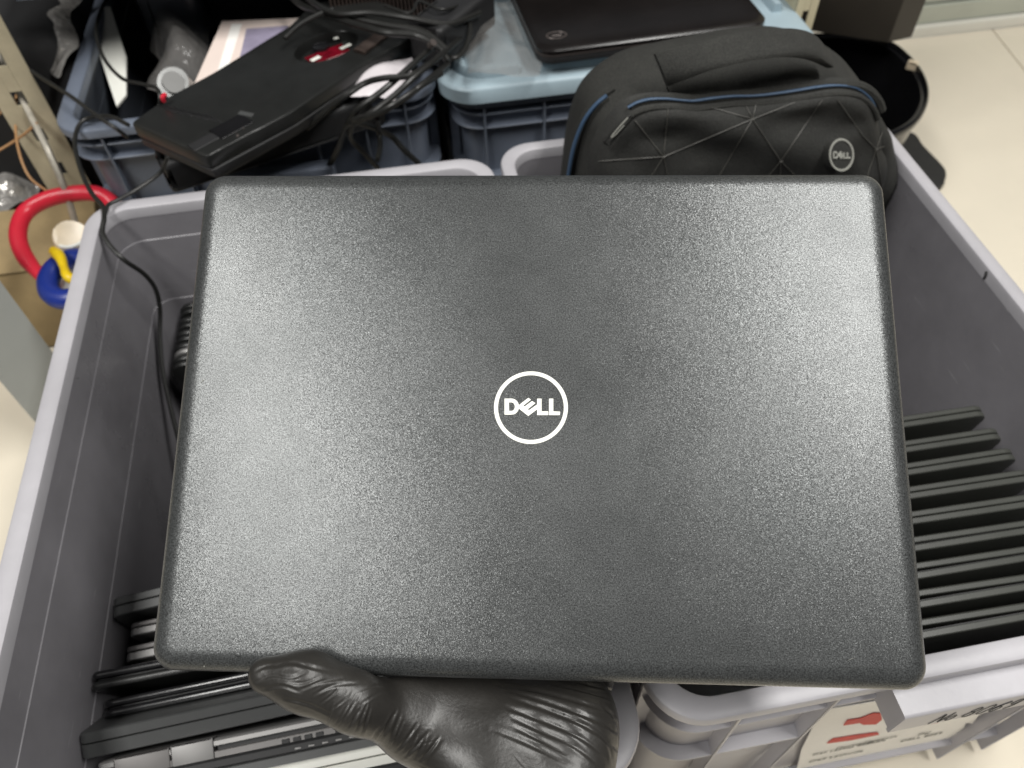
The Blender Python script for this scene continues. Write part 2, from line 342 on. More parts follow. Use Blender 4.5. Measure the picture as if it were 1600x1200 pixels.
# torn label on the front wall
YL = .1235
def lp(L_, y): return [(PY(u, v, y).x, PY(u, v, y).z) for u, v in L_]
lab = lp([(1283, 1110), (1350, 1098), (1420, 1086), (1540, 1068), (1538, 1105), (1519, 1131), (1509, 1129), (1506, 1137), (1478, 1158), (1470, 1166), (1440, 1168), (1400, 1182), (1370, 1184), (1330, 1197), (1240, 1222), (1252, 1170), (1270, 1135)], YL)
lv = [(x, YL-.0003+.0002*math.sin(x*90)+.0002*math.sin(z*70), z) for x, z in lab]; lv2 = [(x, y+.0005, z) for x, y, z in lv]
ob = link('label', mesh(*rel(loft([lv, lv2]), crateR), smooth=False), M['paper'], crateR)
def patch(px, mat, name):
    pts = lp(px, YL-.0022)
    a = [(x, YL-.0012, z) for x, z in pts]; b2 = [(x, YL-.0008, z) for x, z in pts]
    o = link(name, mesh(*rel(loft([a, b2]), crateR), smooth=False), mat, ob)
patch([(1319, 1136), (1325, 1128), (1345, 1125), (1366, 1117), (1377, 1117), (1379, 1127), (1370, 1134), (1350, 1135), (1344, 1132)], M['redink'], 'red_mark')
patch([(1293, 1164), (1302, 1157), (1340, 1151), (1372, 1147), (1375, 1150), (1330, 1159)], M['redink'], 'red_mark')
patch([(1440, 1135), (1452, 1127), (1470, 1119), (1500, 1113), (1501, 1118), (1477, 1122), (1467, 1131)], M['redink'], 'red_mark')
def textobj(txt, size, Mx, mat, parent, name='writing', ext=.0001):
    cu = bpy.data.curves.new('t', 'FONT'); cu.body = txt; cu.size = size; cu.extrude = ext
    o = bpy.data.objects.new('t', cu); COL.objects.link(o)
    dg = bpy.context.evaluated_depsgraph_get(); me = bpy.data.meshes.new_from_object(o.evaluated_get(dg))
    bpy.data.objects.remove(o); me.transform(Mx); me.materials.clear()
    n = link(name, me, mat, parent); return n
for (u, v, t, s) in ((1305, 1171, 'Monitor Notebook', .0072), (1268, 1181, 'Dell Laptop Latitude', .0082), (1262, 1192, 'Dell Latitude', .0100), (1340, 1166, 'DELL', .009), (1405, 1160, 'DELL 8069', .009), (1432, 1150, 'PC', .010)):
    p = PY(u, v, YL-.0011)
    Mx = Matrix.Translation(p-Vector(crateR.location)) @ Matrix.Rotation(math.radians(90), 4, 'X')
    textobj(t, s, Mx, M['print'], ob, 'print_line')

# ================================================================== LAPTOPS
def slab(wd, ht, prof, r):
    """slab standing in the XZ plane (top edge at z=0, hangs down), prof = [(inset, y)...]"""
    return loft([[(a, y, b) for a, b in rrect(-wd/2+i, wd/2-i, -ht+i, -i, max(r-i, .002), 5)] for i, y in prof])
LAPM = {}
def stood_laptop(label, pa, wd, th, ml, mb, ang, tilt, side='left', group=None, ht=.235, r=.014, lidt=.40, gap=.0009, round_=False, chamf=.006, spread=0, name='stored_laptop'):
    """pa: world point of the back top corner at its visible end; ang: heading of the top edge"""
    e = Vector((math.cos(ang), math.sin(ang), 0))
    c = pa+e*(wd/2 if side == 'left' else -wd/2)
    t = thing(name, label, 'laptop', c, group); t.rotation_euler = (math.radians(tilt), 0, ang)
    lt = th*lidt; key = (wd, th, ht, r, lidt, round_, chamf, ml.name, mb.name)
    if key not in LAPM:
        e1 = lt*.42 if round_ else .0012
        lp = [(e1*1.2, 0), (e1*.35, -e1*.3), (0, -e1), (0, -(lt-e1)), (e1*.35, -(lt-e1*.3)), (e1, -lt)] if round_ else [(.0028, 0), (.0008, -.0006), (0, -.0016), (0, -lt+.0005), (.0006, -lt)]
        bt = th-lt-gap; y0 = -lt-gap
        e2 = bt*.42
        bp = [(e2, y0), (e2*.35, y0-e2*.3), (0, y0-e2), (0, y0-bt+e2), (e2*.35, y0-bt+e2*.3), (e2*1.2, y0-bt)] if round_ else [(.0006, y0), (0, y0-.0006), (0, y0-bt+.0007), (.0007, y0-bt), (chamf*.5, y0-bt-chamf*.03), (chamf*1.4, y0-bt-chamf*.08)]
        mid = [(.004, -lt+.0004), (.004, y0-.0004)]
        LAPM[key] = (mesh(*slab(wd, ht, lp, r)), mesh(*slab(wd, ht, bp, r)), mesh(*slab(wd, ht, mid, r)))
    a, b, m_ = LAPM[key]
    lo = link('lid', a, ml, t); link('base', b, mb, t); link('gasket', m_, M['blackmatte'], t)
    if spread:
        lo.rotation_euler = (0, 0, -spread); lo.location = (0, 0, 0)
        lo.location = Vector((wd/2, 0, 0))-Matrix.Rotation(-spread, 3, 'Z') @ Vector((wd/2, 0, 0))
    return t
ORD = ['first', 'second', 'third', 'fourth', 'fifth', 'sixth', 'seventh', 'eighth', 'ninth']
pts = [(110, 130, -.15), (120, 232, -.15), (130, 325, -.155), (142, 422, -.15), (152, 525, -.148), (163, 635, -.155), (175, 748, -.165), (188, 865, -.165), (200, 990, -.18)]
xr = [.469, .4695, .470, .471, .472, .471, .472, .471, .472]
for k, (zx, zy, sl) in enumerate(pts):
    u, v = 1370+zx/2.667, 600+zy/2.667
    a = PZ(u, v, -.055); b = PZ(u+120, v+120*sl, -.055); an = math.atan2(b.y-a.y, b.x-a.x)
    e = Vector((math.cos(an), math.sin(an), 0)); pr = a+e*((xr[k]-a.x)/e.x)
    extra = ['with open space behind', 'rounded corner showing', 'corner near the picture edge', 'closed flat', 'middle of the row', 'hairline lid gap', 'lid slightly ajar', 'lid ajar', 'nearest the rim'][k]
    stood_laptop('black laptop on edge in right crate, %s from the back, %s' % (ORD[k], extra), pr, .345, .0112, M['rowlap'], M['rowlap'], an, 8+random.uniform(-.5, .5), 'right', 'black laptops in a row in the right crate', lidt=.47, r=.012, chamf=.010, spread=(0, 0, 0, 0, 0, .006, .012, .016, .018)[k])

def lapL(label, u, v, u2, v2, z, wd, th, ml, mb, tilt, **kw):
    a = PZ(u, v, z); b = PZ(u2, v2, z)
    return stood_laptop(label, a, wd, th, ml, mb, math.atan2(b.y-a.y, b.x-a.x), tilt, 'left', 'old laptops in the front of the left crate', **kw)
lapL('dark grey laptop on edge, rearmost of the front bunch in the left crate', 174, 934, 246, 917, -.115, .30, .0165, M['greylap'], M['greylap'], 7, r=.006, lidt=.45, chamf=.007)
lapL('thin pale laptop on edge, the rear one of two silver twins', 202, 973, 245, 964, -.125, .29, .0115, M['warmgrey'], M['silver'], 8, r=.005, chamf=.004)
lapL('thin pale laptop on edge, the front one of two silver twins', 196, 1010, 243, 1000, -.125, .29, .0125, M['warmgrey'], M['silver'], 8, r=.005, chamf=.004)
lapL('glossy black laptop on edge with squared corner, against the left crate wall', 139, 1050, 250, 1029, -.102, .33, .0145, M['blackgloss'], M['black'], 12, r=.007, round_=True, lidt=.46)
lapL('glossy black laptop with two bright edge lines, left of the gloved thumb', 153, 1096, 390, 1047, -.112, .33, .0135, M['blackgloss'], M['blackgloss'], 15, r=.012, round_=True, lidt=.46)
FL = lapL('thick matte grey laptop tilted forward, its flat lid showing', 118, 1149, 415, 1085, -.098, .36, .0185, M['greylap'], M['greylap'], 33, r=.008, lidt=.42, chamf=.005)
Gm = lapL('silver laptop with a hinge block and square vents on its edge', 150, 1193, 290, 1164, -.100, .36, .0170, M['silver'], M['warmgrey'], 24, r=.004, lidt=.30, gap=.003, chamf=.002)
hb = link('hinge_cover', mesh(*bbox(-.128, -.098, -.0185, .0012, -.010, .0014, .001)), M['silver'], Gm)
hb2 = link('hinge_cover', mesh(*bbox(-.168, -.129, -.0190, .0006, -.010, .0008, .001)), M['warmgrey'], Gm)
for k in range(7):
    x = -.050+k*.0082+(.006 if k > 3 else 0)
    link('vent', mesh(*bbox(x, x+.0058, -.0150, -.0098, -.003, .0005, .0004, 1)), M['blackmatte'], Gm)
Hm = lapL('black laptop with small pale ports on edge, behind the white one', 160, 1222, 300, 1193, -.101, .36, .0150, M['blackmatte'], M['greylap'], 24, r=.004, lidt=.42, chamf=.002)
for k in range(8):
    x = -.046+k*.0098
    link('port', mesh(*bbox(x, x+.0045, -.0050, -.0038, -.003, .0004, .0002, 1)), M['silver'], Hm)
lapL('white laptop on edge, its bright edge showing under the gloved wrist', 330, 1220, 560, 1172, -.103, .30, .0150, M['white'], M['white'], 24, r=.006, chamf=.003)
lapL('black laptop on edge in front of the white one', 330, 1249, 560, 1203, -.106, .30, .0150, M['blackmatte'], M['black'], 24, r=.006, chamf=.003)
for k, (u, v, gl) in enumerate([(278, 449, 0), (275, 474, 0), (271, 496, 0), (268, 516, 0), (265, 536, 1), (262, 556, 0)]):
    a = PZ(u, v, -.125); an = math.radians(2.5)
    stood_laptop('rounded black laptop, %s from the back wall of the left crate%s' % (ORD[k], ', bright silver edge' if gl else ''), a, .34, .0195 if k == 0 else .0165, M['black'], M['silver'] if gl else M['black'], an, 2, 'left', 'rounded laptops in the back of the left crate', r=.016, round_=True, lidt=.5, gap=.0006, chamf=0)
for k in range(5):
    a = Vector((-.268+.006*k, .565-.03*k, -.19-.006*k))
    stood_laptop('black laptop deep in shadow in the left crate, %s of the middle bunch from behind' % ORD[k], a, .33, .02, M['blackmatte'], M['blackmatte'], .02, 0, 'left', 'shadowed laptops deep in the left crate', ht=.12, r=.008, chamf=.003)

# ================================================================== HELD LAPTOP
Pc = Vector((.04803, .23998, -.33048+CAMH))
e1 = Vector((.97768, -.20994, .00850)).normalized(); e2 = Vector((.18036, .88276, .43383)); e2 = (e2-e1*e2.dot(e1)).normalized(); n = e1.cross(e2)
Pc = Pc+n*.0045
MH = frame(Pc, e1, e2, n)
held = thing('laptop', 'large black closed laptop with white round logo, held up flat by the gloved hand', 'laptop'); held.matrix_world = MH
W, H = .3820, .2704
def hl(i, z, r=.0118, bot=.010): return [(a, b, z) for a, b in rrect(-W/2+i, W/2-i, -H/2+i, H/2-i, max(r-i*.7, .004), 12)]
L = []
for k in range(9):
    t = k/8*math.pi/2; L.append(hl(.0088*(1-math.cos(t)) if True else 0, -.0055+.0055*math.sin(t)))
# profile: steep outside, easing onto the flat
L = [hl(.0004, -.0100), hl(0, -.0094), hl(0, -.0088)]+[hl(.0115*(1-math.cos(t))**1.05, -.0088+.0088*math.sin(t)) for t in [math.radians(q) for q in (12, 24, 36, 48, 60, 70, 80, 90)]]+[hl(.03, 0.0), hl(.06, 0.0)]
link('lid', mesh(*loft(L), angle=50), M['lid'], held)
B = [hl(.0085, -.0106), hl(.0080, -.0112), hl(.0085, -.017), hl(.010, -.021), hl(.016, -.0235), hl(.03, -.0240)]
link('base', mesh(*loft(B)), M['lid_under'], held)
link('gasket', mesh(*loft([hl(.010, -.0096), hl(.010, -.0108)])), M['blackmatte'], held)
# logo: circle and letters
def pix2l(u, v):
    d = Vector(ray(u, v)); o = Vector((0, 0, CAMH)); t = (Pc-o).dot(n)/d.dot(n); p = o+d*t-Pc; return p.dot(e1), p.dot(e2)
cx, cy = pix2l(829.5, 636.5)
R1 = (pix2l(887.8, 637)[0]-pix2l(772, 637)[0])/2; R0 = R1-.0022
ringl = []
for k in range(72):
    a = 2*math.pi*k/72; c_, s_ = math.cos(a), math.sin(a)
    ringl.append([(cx+c_*rr, cy+s_*rr, z) for rr, z in ((R0, .0000), (R0+.0001, .00022), (R1-.0001, .00022), (R1, .0))])
rl = [[ringl[k][j] for k in range(72)] for j in range(4)]
link('logo_ring', mesh(*loft(rl, cap0=False, cap1=False)), M['logo'], held)
def lz(x, y):   # zoom pixels (1200 crop of 730..930) to local
    return pix2l(730+x/6, 540+y/6)
def poly(outl, name='logo_letter', holes=None):
    bm = bmesh.new()
    if holes:
        n_ = len(outl); 
        vo = [bm.verts.new((*lz(*p), .00022)) for p in outl]; vi = [bm.verts.new((*lz(*p), .00022)) for p in holes]
        for k in range(n_): bm.faces.new((vo[k], vo[(k+1) % n_], vi[(k+1) % n_], vi[k]))
    else:
        bm.faces.new([bm.verts.new((*lz(*p), .00022)) for p in outl])
    r = bmesh.ops.extrude_face_region(bm, geom=bm.faces[:])
    for v in [g for g in r['geom'] if isinstance(g, bmesh.types.BMVert)]: v.co.z = .00001
    bmesh.ops.triangulate(bm, faces=[f for f in bm.faces if len(f.verts) > 4])
    bmesh.ops.recalc_face_normals(bm, faces=bm.faces)
    me = bpy.data.meshes.new('l'); bm.to_mesh(me); bm.free(); return link(name, me, M['logo'], held)
Do = [(350, 498), (410, 497)]+[(418+68*math.sin(a), 573-75*math.cos(a)) for a in [math.radians(q) for q in range(10, 180, 17)]]+[(410, 648), (350, 648)]
Dh = [(392, 533), (412, 533)]+[(415+32*math.sin(a), 573-40*math.cos(a)) for a in [math.radians(q) for q in range(10, 180, 17)]]+[(412, 613), (392, 613)]
poly(Do, holes=Dh)
poly([(488, 556), (574, 490), (598, 508), (527, 563), (538, 572), (608, 520), (640, 540), (568, 597), (579, 606), (656, 552), (656, 598), (573, 660), (488, 594)])
poly([(656, 498), (697, 498), (697, 617), (760, 617), (760, 652), (656, 652)])
poly([(767, 498), (807, 498), (807, 617), (872, 620), (868, 652), (767, 652)])
# few nicks
for (u, v, a, ln, wdt) in ((317, 596, .7, .0030, .0005), (656, 1022, 1.9, .0045, .0002), (648, 1012, 2.3, .0025, .0002), (1262, 655, .3, .002, .0002), (735, 350, .4, .0015, .0002), (319, 1042, 0, .0006, .0004), (480, 985, 1.2, .003, .00016), (520, 1000, 2.0, .002, .00016), (300, 890, .6, .002, .00018), (560, 300, .2, .0015, .00018), (1120, 900, 1.1, .0018, .00015), (1330, 1030, .4, .004, .00016), (415, 780, 2.4, .0015, .00018), (980, 470, .9, .0012, .00016), (700, 870, 1.7, .0014, .00015)):
    x, y = pix2l(u, v); c_, s_ = math.cos(a)*ln/2, math.sin(a)*ln/2
    link('nick', mesh(*tube([(x-c_, y-s_, .0001), (x, y+wdt, .0001), (x+c_, y+s_, .0001)], wdt/2, 6, 3, taper=((0, .5, 1), (.2, 1, .2)))), M['printl'], held)

# ================================================================== GLOVED HAND (person)
def sdf_hand():
    # capsules: (a, b, ra, rb) world space
    caps = []
    def cp(a, b, ra, rb): caps.append((np.array(a), np.array(b), ra, rb))
    tip = PD(416, 1055, .3740); ip = PD(480, 1065, .3735); ip2 = PD(556, 1096, .3775); mcp = PD(655, 1132, .3975)
    cp(tip, ip, .0086, .0120); cp(ip, ip2, .0120, .0122); cp(ip2, mcp, .0122, .0162)
    pc = PD(745, 1160, .405); wr = PD(800, 1330, .375)
    cp(mcp, pc, .0175, .0245)
    cp(PD(722, 1160, .398), PD(800, 1330, .370), .0205, .0235)      # thenar to wrist
    cp(PD(890, 1150, .405), PD(860, 1330, .375), .0255, .0255)      # ulnar side
    cp(PD(790, 1150, .404), PD(800, 1330, .372), .0240, .027)
    cp(PD(730, 1120, .4135), PD(900, 1105, .4190), .0180, .0190)       # knuckle row under the laptop
    cp(PD(640, 1082, .4035), PD(735, 1088, .4120), .0145, .0150)       # web of the thumb tucked under the lid edge
    cp(wr, PD(830, 1650, .330), .030, .034)
    caps_p = list(caps)
    fingers = []
    for (u0, u1, u2, u3, d0, L1) in ((735, 690, 675, 668, .4235, 930), (795, 775, 768, 765, .4265, 895), (855, 860, 862, 865, .4285, 905), (915, 945, 955, 960, .4290, 950)):
        k = PD(u0, 1110, d0); a = PD(u1, L1+60, d0+.022); b = PD(u2, L1-25, d0+.034); c = PD(u3, L1-80, d0+.040)
        fingers.append([(np.array(k), np.array(a), .0115, .0098), (np.array(a), np.array(b), .0098, .0088), (np.array(b), np.array(c), .0088, .0074)])
    allp = np.array([p for q in caps+sum(fingers, []) for p in (q[0]-max(q[2], q[3])-.006, q[0]+max(q[2], q[3])+.006, q[1]-max(q[2], q[3])-.006, q[1]+max(q[2], q[3])+.006)])
    lo = allp.min(0); hi = allp.max(0)
    # trim far forearm
    h = .0014
    nx, ny, nz = [int(math.ceil((hi[i]-lo[i])/h))+2 for i in range(3)]
    X = lo[0]+h*np.arange(nx); Yv = lo[1]+h*np.arange(ny); Zv = lo[2]+h*np.arange(nz)
    GX, GY, GZ = np.meshgrid(X, Yv, Zv, indexing='ij'); P = np.stack([GX, GY, GZ], -1).astype(np.float32)
    def cap(q):
        a, b, ra, rb = q; ab = (b-a).astype(np.float32); t = np.clip(((P-a.astype(np.float32))@ab)/ab.dot(ab), 0, 1)
        return np.linalg.norm(P-a.astype(np.float32)-t[..., None]*ab, axis=-1)-(ra+(rb-ra)*t)
    def smin(a, b, k): hh = np.clip(k-np.abs(a-b), 0, None)/k; return np.minimum(a, b)-hh*hh*k*.25
    D = None
    for q in caps_p: d = cap(q); D = d if D is None else smin(D, d, .0125)
    for fg in fingers:
        fd = None
        for q in fg: d = cap(q); fd = d if fd is None else smin(fd, d, .004)
        D = smin(D, fd, .004)
    # keep clear of the laptop: subtract its slab (hand presses against it)
    q = P-np.array(Pc, dtype=np.float32)
    lx = q@np.array(e1, dtype=np.float32); ly = q@np.array(e2, dtype=np.float32); lzv = q@np.array(n, dtype=np.float32)
    bx = np.maximum(np.maximum(np.abs(lx)-W/2, np.abs(ly)-H/2), np.abs(lzv+.012)-.0125)
    bx = bx+.0014
    kk = .004; hh = np.clip(kk-np.abs(D+bx), 0, None)/kk
    D = np.maximum(D, -bx)+hh*hh*kk*.25
    return surface_nets(D, lo, h)
def surface_nets(D, lo, h):
    s = D < 0
    nx, ny, nz = D.shape
    c = np.zeros((nx-1, ny-1, nz-1), int)
    for dx in (0, 1):
        for dy in (0, 1):
            for dz in (0, 1): c += s[dx:nx-1+dx, dy:ny-1+dy, dz:nz-1+dz]
    act = (c > 0) & (c < 8); idx = -np.ones(act.shape, int); ids = np.argwhere(act); idx[act] = np.arange(len(ids))
    acc = np.zeros((len(ids), 3)); cnt = np.zeros(len(ids)); I_ = ids
    cor = [(a, b, d) for a in (0, 1) for b in (0, 1) for d in (0, 1)]
    for p in cor:
        for ax in range(3):
            if p[ax]: continue
            q = list(p); q[ax] = 1
            v0 = D[I_[:, 0]+p[0], I_[:, 1]+p[1], I_[:, 2]+p[2]]; v1 = D[I_[:, 0]+q[0], I_[:, 1]+q[1], I_[:, 2]+q[2]]
            m = (v0 < 0) != (v1 < 0); t = np.where(m, v0/np.where(m, v0-v1, 1), 0)
            pos = np.array(p, float)[None].repeat(len(I_), 0); pos[:, ax] += t
            acc[m] += pos[m]; cnt[m] += 1
    V = lo+h*(ids+acc/cnt[:, None])
    Fc = []
    for ax in range(3):
        b, d = [(1, 2), (2, 0), (0, 1)][ax]
        sl0 = [slice(None)]*3; sl1 = [slice(None)]*3; sl0[ax] = slice(0, -1); sl1[ax] = slice(1, None)
        e = s[tuple(sl0)] != s[tuple(sl1)]; pts_ = np.argwhere(e)
        ok = (pts_[:, b] > 0) & (pts_[:, d] > 0) & (pts_[:, b] < D.shape[b]-1) & (pts_[:, d] < D.shape[d]-1); pts_ = pts_[ok]
        def g(db, dd):
            q = pts_.copy(); q[:, b] -= db; q[:, d] -= dd; return idx[q[:, 0], q[:, 1], q[:, 2]]
        quad = np.stack([g(1, 1), g(0, 1), g(0, 0), g(1, 0)], 1)
        fl = s[tuple(pts_.T)]; quad[~fl] = quad[~fl][:, ::-1]; Fc.append(quad)
    return V, np.concatenate(Fc)
Vh, Fh = sdf_hand()
# surface normals by accumulation
def vnorm(V, Fq):
    nn = np.cross(V[Fq[:, 2]]-V[Fq[:, 0]], V[Fq[:, 3]]-V[Fq[:, 1]]); out = np.zeros_like(V)
    for k in range(4): np.add.at(out, Fq[:, k], nn)
    return out/(np.linalg.norm(out, axis=1, keepdims=True)+1e-12)
# a few smoothing passes
for _ in range(3):
    A = np.zeros_like(Vh); Cn = np.zeros(len(Vh))
    for k in range(4): np.add.at(A, Fh[:, k], Vh[Fh[:, (k+1) % 4]]); np.add.at(Cn, Fh[:, k], 1)
    for k in range(4): np.add.at(A, Fh[:, k], Vh[Fh[:, (k-1) % 4]]); np.add.at(Cn, Fh[:, k], 1)
    Vh = Vh*.5+.5*A/np.maximum(Cn, 1)[:, None]
Nh = vnorm(Vh, Fh)
hand_me = bpy.data.meshes.new('glove'); hand_me.from_pydata(Vh.tolist(), [], Fh.tolist()); hand_me.update()
# refine, then press stretch folds into the rubber
bm = bmesh.new(); bm.from_mesh(hand_me)
fd = [f for f in bm.faces if True]
vis = set()
camp = Vector((0, 0, CAMH))
edges = [e for e in bm.edges if (e.verts[0].co-camp).dot(e.verts[0].normal) < 0.02 and -(Matrix(RW.tolist()).transposed() @ (e.verts[0].co-camp)).y/-(Matrix(RW.tolist()).transposed() @ (e.verts[0].co-camp)).z > .30]
bmesh.ops.subdivide_edges(bm, edges=edges, cuts=1, use_grid_fill=True, smooth=.0)
bm.to_mesh(hand_me); bm.free()
nv = len(hand_me.vertices); co = np.empty(nv*3); hand_me.vertices.foreach_get('co', co); co = co.reshape(-1, 3)
no = np.empty(nv*3); hand_me.vertices.foreach_get('normal', no); no = no.reshape(-1, 3)
cc = (co-np.array([0, 0, CAMH]))@RW; hu = 800+F*cc[:, 0]/-cc[:, 2]; hv = 600-F*cc[:, 1]/-cc[:, 2]     # hand-map coordinates of every surface point
disp = np.zeros(nv)
rng = np.random.RandomState(5)
def fold(P, wdt, amp, sharp=1.0):
    """a pressed fold along a polyline drawn on the glove surface map"""
    global disp
    P = np.array([[p.x, p.y] for p in smooth_path([(a, b, 0) for a, b in P], 6)])
    best = np.full(nv, 1e9); sg = np.zeros(nv); tt = np.zeros(nv); n_ = len(P)-1
    for k in range(n_):
        a, b = P[k], P[k+1]; ab = b-a; t = np.clip(((hu-a[0])*ab[0]+(hv-a[1])*ab[1])/ab.dot(ab), 0, 1)
        dx = hu-a[0]-t*ab[0]; dy = hv-a[1]-t*ab[1]; d = np.hypot(dx, dy); m = d < best
        best[m] = d[m]; sg[m] = np.sign(ab[0]*dy-ab[1]*dx)[m]; tt[m] = ((k+t)/n_)[m]
    s = best*sg/wdt; env = np.sin(np.pi*np.clip(tt*.94+.03, 0, 1))**.7
    disp += amp*env*(np.exp(-(s-.9)**2)*.8-np.exp(-(s*1.25)**2)*1.0+.35*np.exp(-(s+1.3)**2))*np.exp(-np.clip(best-3*wdt, 0, None))
# long folds fanning from the heel of the hand
for P, wd_, am in (([(775, 1070), (850, 1083), (930, 1105), (965, 1120)], 4.5, .0007), ([(790, 1078), (860, 1100), (935, 1128), (972, 1150)], 4.5, .0009), ([(800, 1092), (860, 1112), (920, 1138), (975, 1180)], 5, .0010),
    ([(792, 1106), (850, 1128), (905, 1152), (950, 1185)], 4.5, .0009), ([(800, 1122), (850, 1145), (900, 1168), (940, 1200)], 4.5, .0008), ([(805, 1138), (850, 1160), (890, 1182)], 4, .0007), ([(770, 1140), (830, 1165), (900, 1200)], 5, .0006),
    ([(860, 1068), (930, 1085), (975, 1100)], 3.2, .0007), ([(900, 1066), (950, 1078), (980, 1092)], 3, .0006), ([(930, 1140), (950, 1165), (960, 1200)], 3.5, .0006), ([(955, 1110), (968, 1150), (972, 1195)], 3.5, .0006), ([(940, 1100), (960, 1125), (975, 1165)], 3, .0006)):
    fold(P, wd_, am)
# short crinkles across the thumb crease
for k in range(17):
    u0 = 520+k*9+rng.uniform(-3, 3); v0 = 1112+k*4.0+rng.uniform(-6, 4); ln = rng.uniform(28, 62); an = math.radians(rng.uniform(48, 72)+(6-k)*.6)
    fold([(u0-8, v0+18), (u0-8+ln*.5*math.cos(an), v0+18-ln*.5*math.sin(an)+2), (u0-8+ln*math.cos(an), v0+18-ln*math.sin(an))], rng.uniform(2.0, 3.2), rng.uniform(.0006, .0010))
for P, wd_, am in (([(470, 1078), (500, 1066), (535, 1060)], 3, .0005), ([(490, 1086), (520, 1072), (560, 1068)], 3, .0005), ([(555, 1082), (585, 1072), (610, 1070)], 2.6, .0004), ([(560, 1104), (590, 1084), (612, 1080)], 2.6, .0004),
    ([(400, 1066), (425, 1056), (455, 1060), (480, 1050)], 3.5, .0006), ([(410, 1078), (440, 1072), (470, 1082)], 3.2, .0006), ([(425, 1042), (455, 1036), (490, 1044), (520, 1050)], 4, .0006), ([(395, 1052), (415, 1042), (440, 1040)], 3.5, .0005), ([(445, 1092), (480, 1100), (520, 1118)], 3, .0005), ([(430, 1062), (470, 1068), (500, 1058)], 3, .0005), ([(500, 1100), (520, 1085), (530, 1075)], 2.2, .0004), ([(520, 1108), (540, 1092), (548, 1080)], 2.2, .0004)):
    fold(P, wd_, am)
for k in range(10):   # faint creases over the palm
    u0 = rng.uniform(640, 940); v0 = rng.uniform(1120, 1200); an = math.radians(rng.uniform(-60, 60)); ln = rng.uniform(20, 55)
    fold([(u0, v0), (u0+ln*.5*math.cos(an), v0+ln*.5*math.sin(an)+3), (u0+ln*math.cos(an), v0+ln*math.sin(an))], rng.uniform(1.5, 2.5), rng.uniform(.0001, .0002))
facing = np.clip(-(no*((co-np.array([0, 0, CAMH]))/np.linalg.norm(co-np.array([0, 0, CAMH]), axis=1, keepdims=True))).sum(1)*3, 0, 1)
co2 = co+no*(disp*.85*facing)[:, None]
hand_me.vertices.foreach_set('co', co2.ravel()); hand_me.update()
for p in hand_me.polygons: p.use_smooth = True
person = thing('person', 'person whose hand in a black glove holds the laptop from below', 'person', PD(800, 1330, .375))
gl = link('glove', hand_me, M['nitrile'], person); gl.location = -Vector(person.location)

# ================================================================== BACKPACK
bp = thing('backpack', 'dark backpack with blue zippers and round logo, standing in the right crate', 'backpack', (.33, .64, -.30))
out = [(876, 300), (880, 262), (884, 225), (893, 180), (910, 140), (940, 110), (980, 88), (1030, 76), (1090, 64), (1150, 54), (1215, 50), (1265, 62), (1305, 82), (1330, 108), (1352, 140), (1366, 170), (1373, 215), (1376, 260), (1378, 310)]
YB = .668
O = [(p.x, p.z) for p in [PY(u, v, YB) for u, v in out]]
O = O+[(O[-1][0]-.004, -.15), (O[-1][0]-.01, -.285), (.40, -.30), (.25, -.30), (O[0][0]+.004, -.285), (O[0][0], -.15)]
Op = smooth_path([(a, 0, b) for a, b in O]+[(O[0][0], 0, O[0][1])], 6)[:-1]
cxx, czz = .33, -.03
def shell_loop(s, y, amp=0.0):
    r_ = []
    for p in Op:
        x = cxx+(p.x-cxx)*s; z = czz+(p.z-czz)*s
        r_.append((x, y+amp*1.6*math.sin(x*75+z*30)+amp*math.sin(x*31-z*83)+amp*.8*math.sin(x*140+z*20+1), z))
    return r_
SL = [shell_loop(.80, .696), shell_loop(.93, .694), shell_loop(.985, .684), shell_loop(1.0, .668), shell_loop(.985, .648), shell_loop(.97, .626, .001), shell_loop(.955, .606, .002), shell_loop(.92, .598, .003), shell_loop(.86, .594, .003), shell_loop(.75, .592, .002), shell_loop(.5, .592), shell_loop(.2, .592)]
link('body', mesh(*rel(loft(SL), bp), angle=80), M['fabric'], bp)
# blue piping along the outer seam (left shoulder)
def on_y(L, y): return [PY(u, v, y) for u, v in L]
def parts_tube(name, P, r, mat, seg=8, flat=1.0, **k):
    return link(name, mesh(*rel(tube(P, r, seg, 8, flat=flat, **k), bp)), mat, bp)
parts_tube('seam_piping', [Vector((p.x-.001, .638, p.z+.001)) for p in on_y([(877, 285), (881, 240), (889, 195), (905, 155), (927, 127), (948, 112)], YB)], .0042, M['fabric'])
parts_tube('zipper', [Vector((p.x-.003, .629, p.z-.0005)) for p in on_y([(878, 285), (882, 245), (890, 200), (904, 162), (922, 136), (940, 120)], YB-.008)], .0019, M['zip'])
# pocket
PO = [(930, 300), (928, 262), (938, 232), (955, 205), (975, 183), (1000, 168), (1045, 163), (1095, 166), (1150, 160), (1200, 156), (1260, 148), (1310, 140), (1345, 144), (1366, 158), (1379, 190), (1386, 235), (1388, 300)]
YP = .578
po = [(p.x, p.z) for p in on_y(PO, YP)]
po = po+[(po[-1][0], -.20), (.40, -.24), (.24, -.24), (po[0][0], -.20)]
pop = smooth_path([(a, 0, b) for a, b in po]+[(po[0][0], 0, po[0][1])], 6)[:-1]
pcx, pcz = .33, -.02
pa_ = np.array([[p.x-pcx, p.z-pcz] for p in pop]); pang = np.arctan2(pa_[:, 1], pa_[:, 0]); prad = np.hypot(pa_[:, 0], pa_[:, 1]); od = np.argsort(pang); pang = pang[od]; prad = prad[od]
def wr(x, z):
    y = .0028*math.sin(38*x+55*z+.6)+.0010*math.sin(95*x-40*z)+.0008*math.sin(60*x+120*z+1)
    # two big dents under the zipper
    for (u, v, sx, sz, a) in DENTS: y += .55*a*math.exp(-((x-u)/sx)**2-((z-v)/sz)**2)
    return y
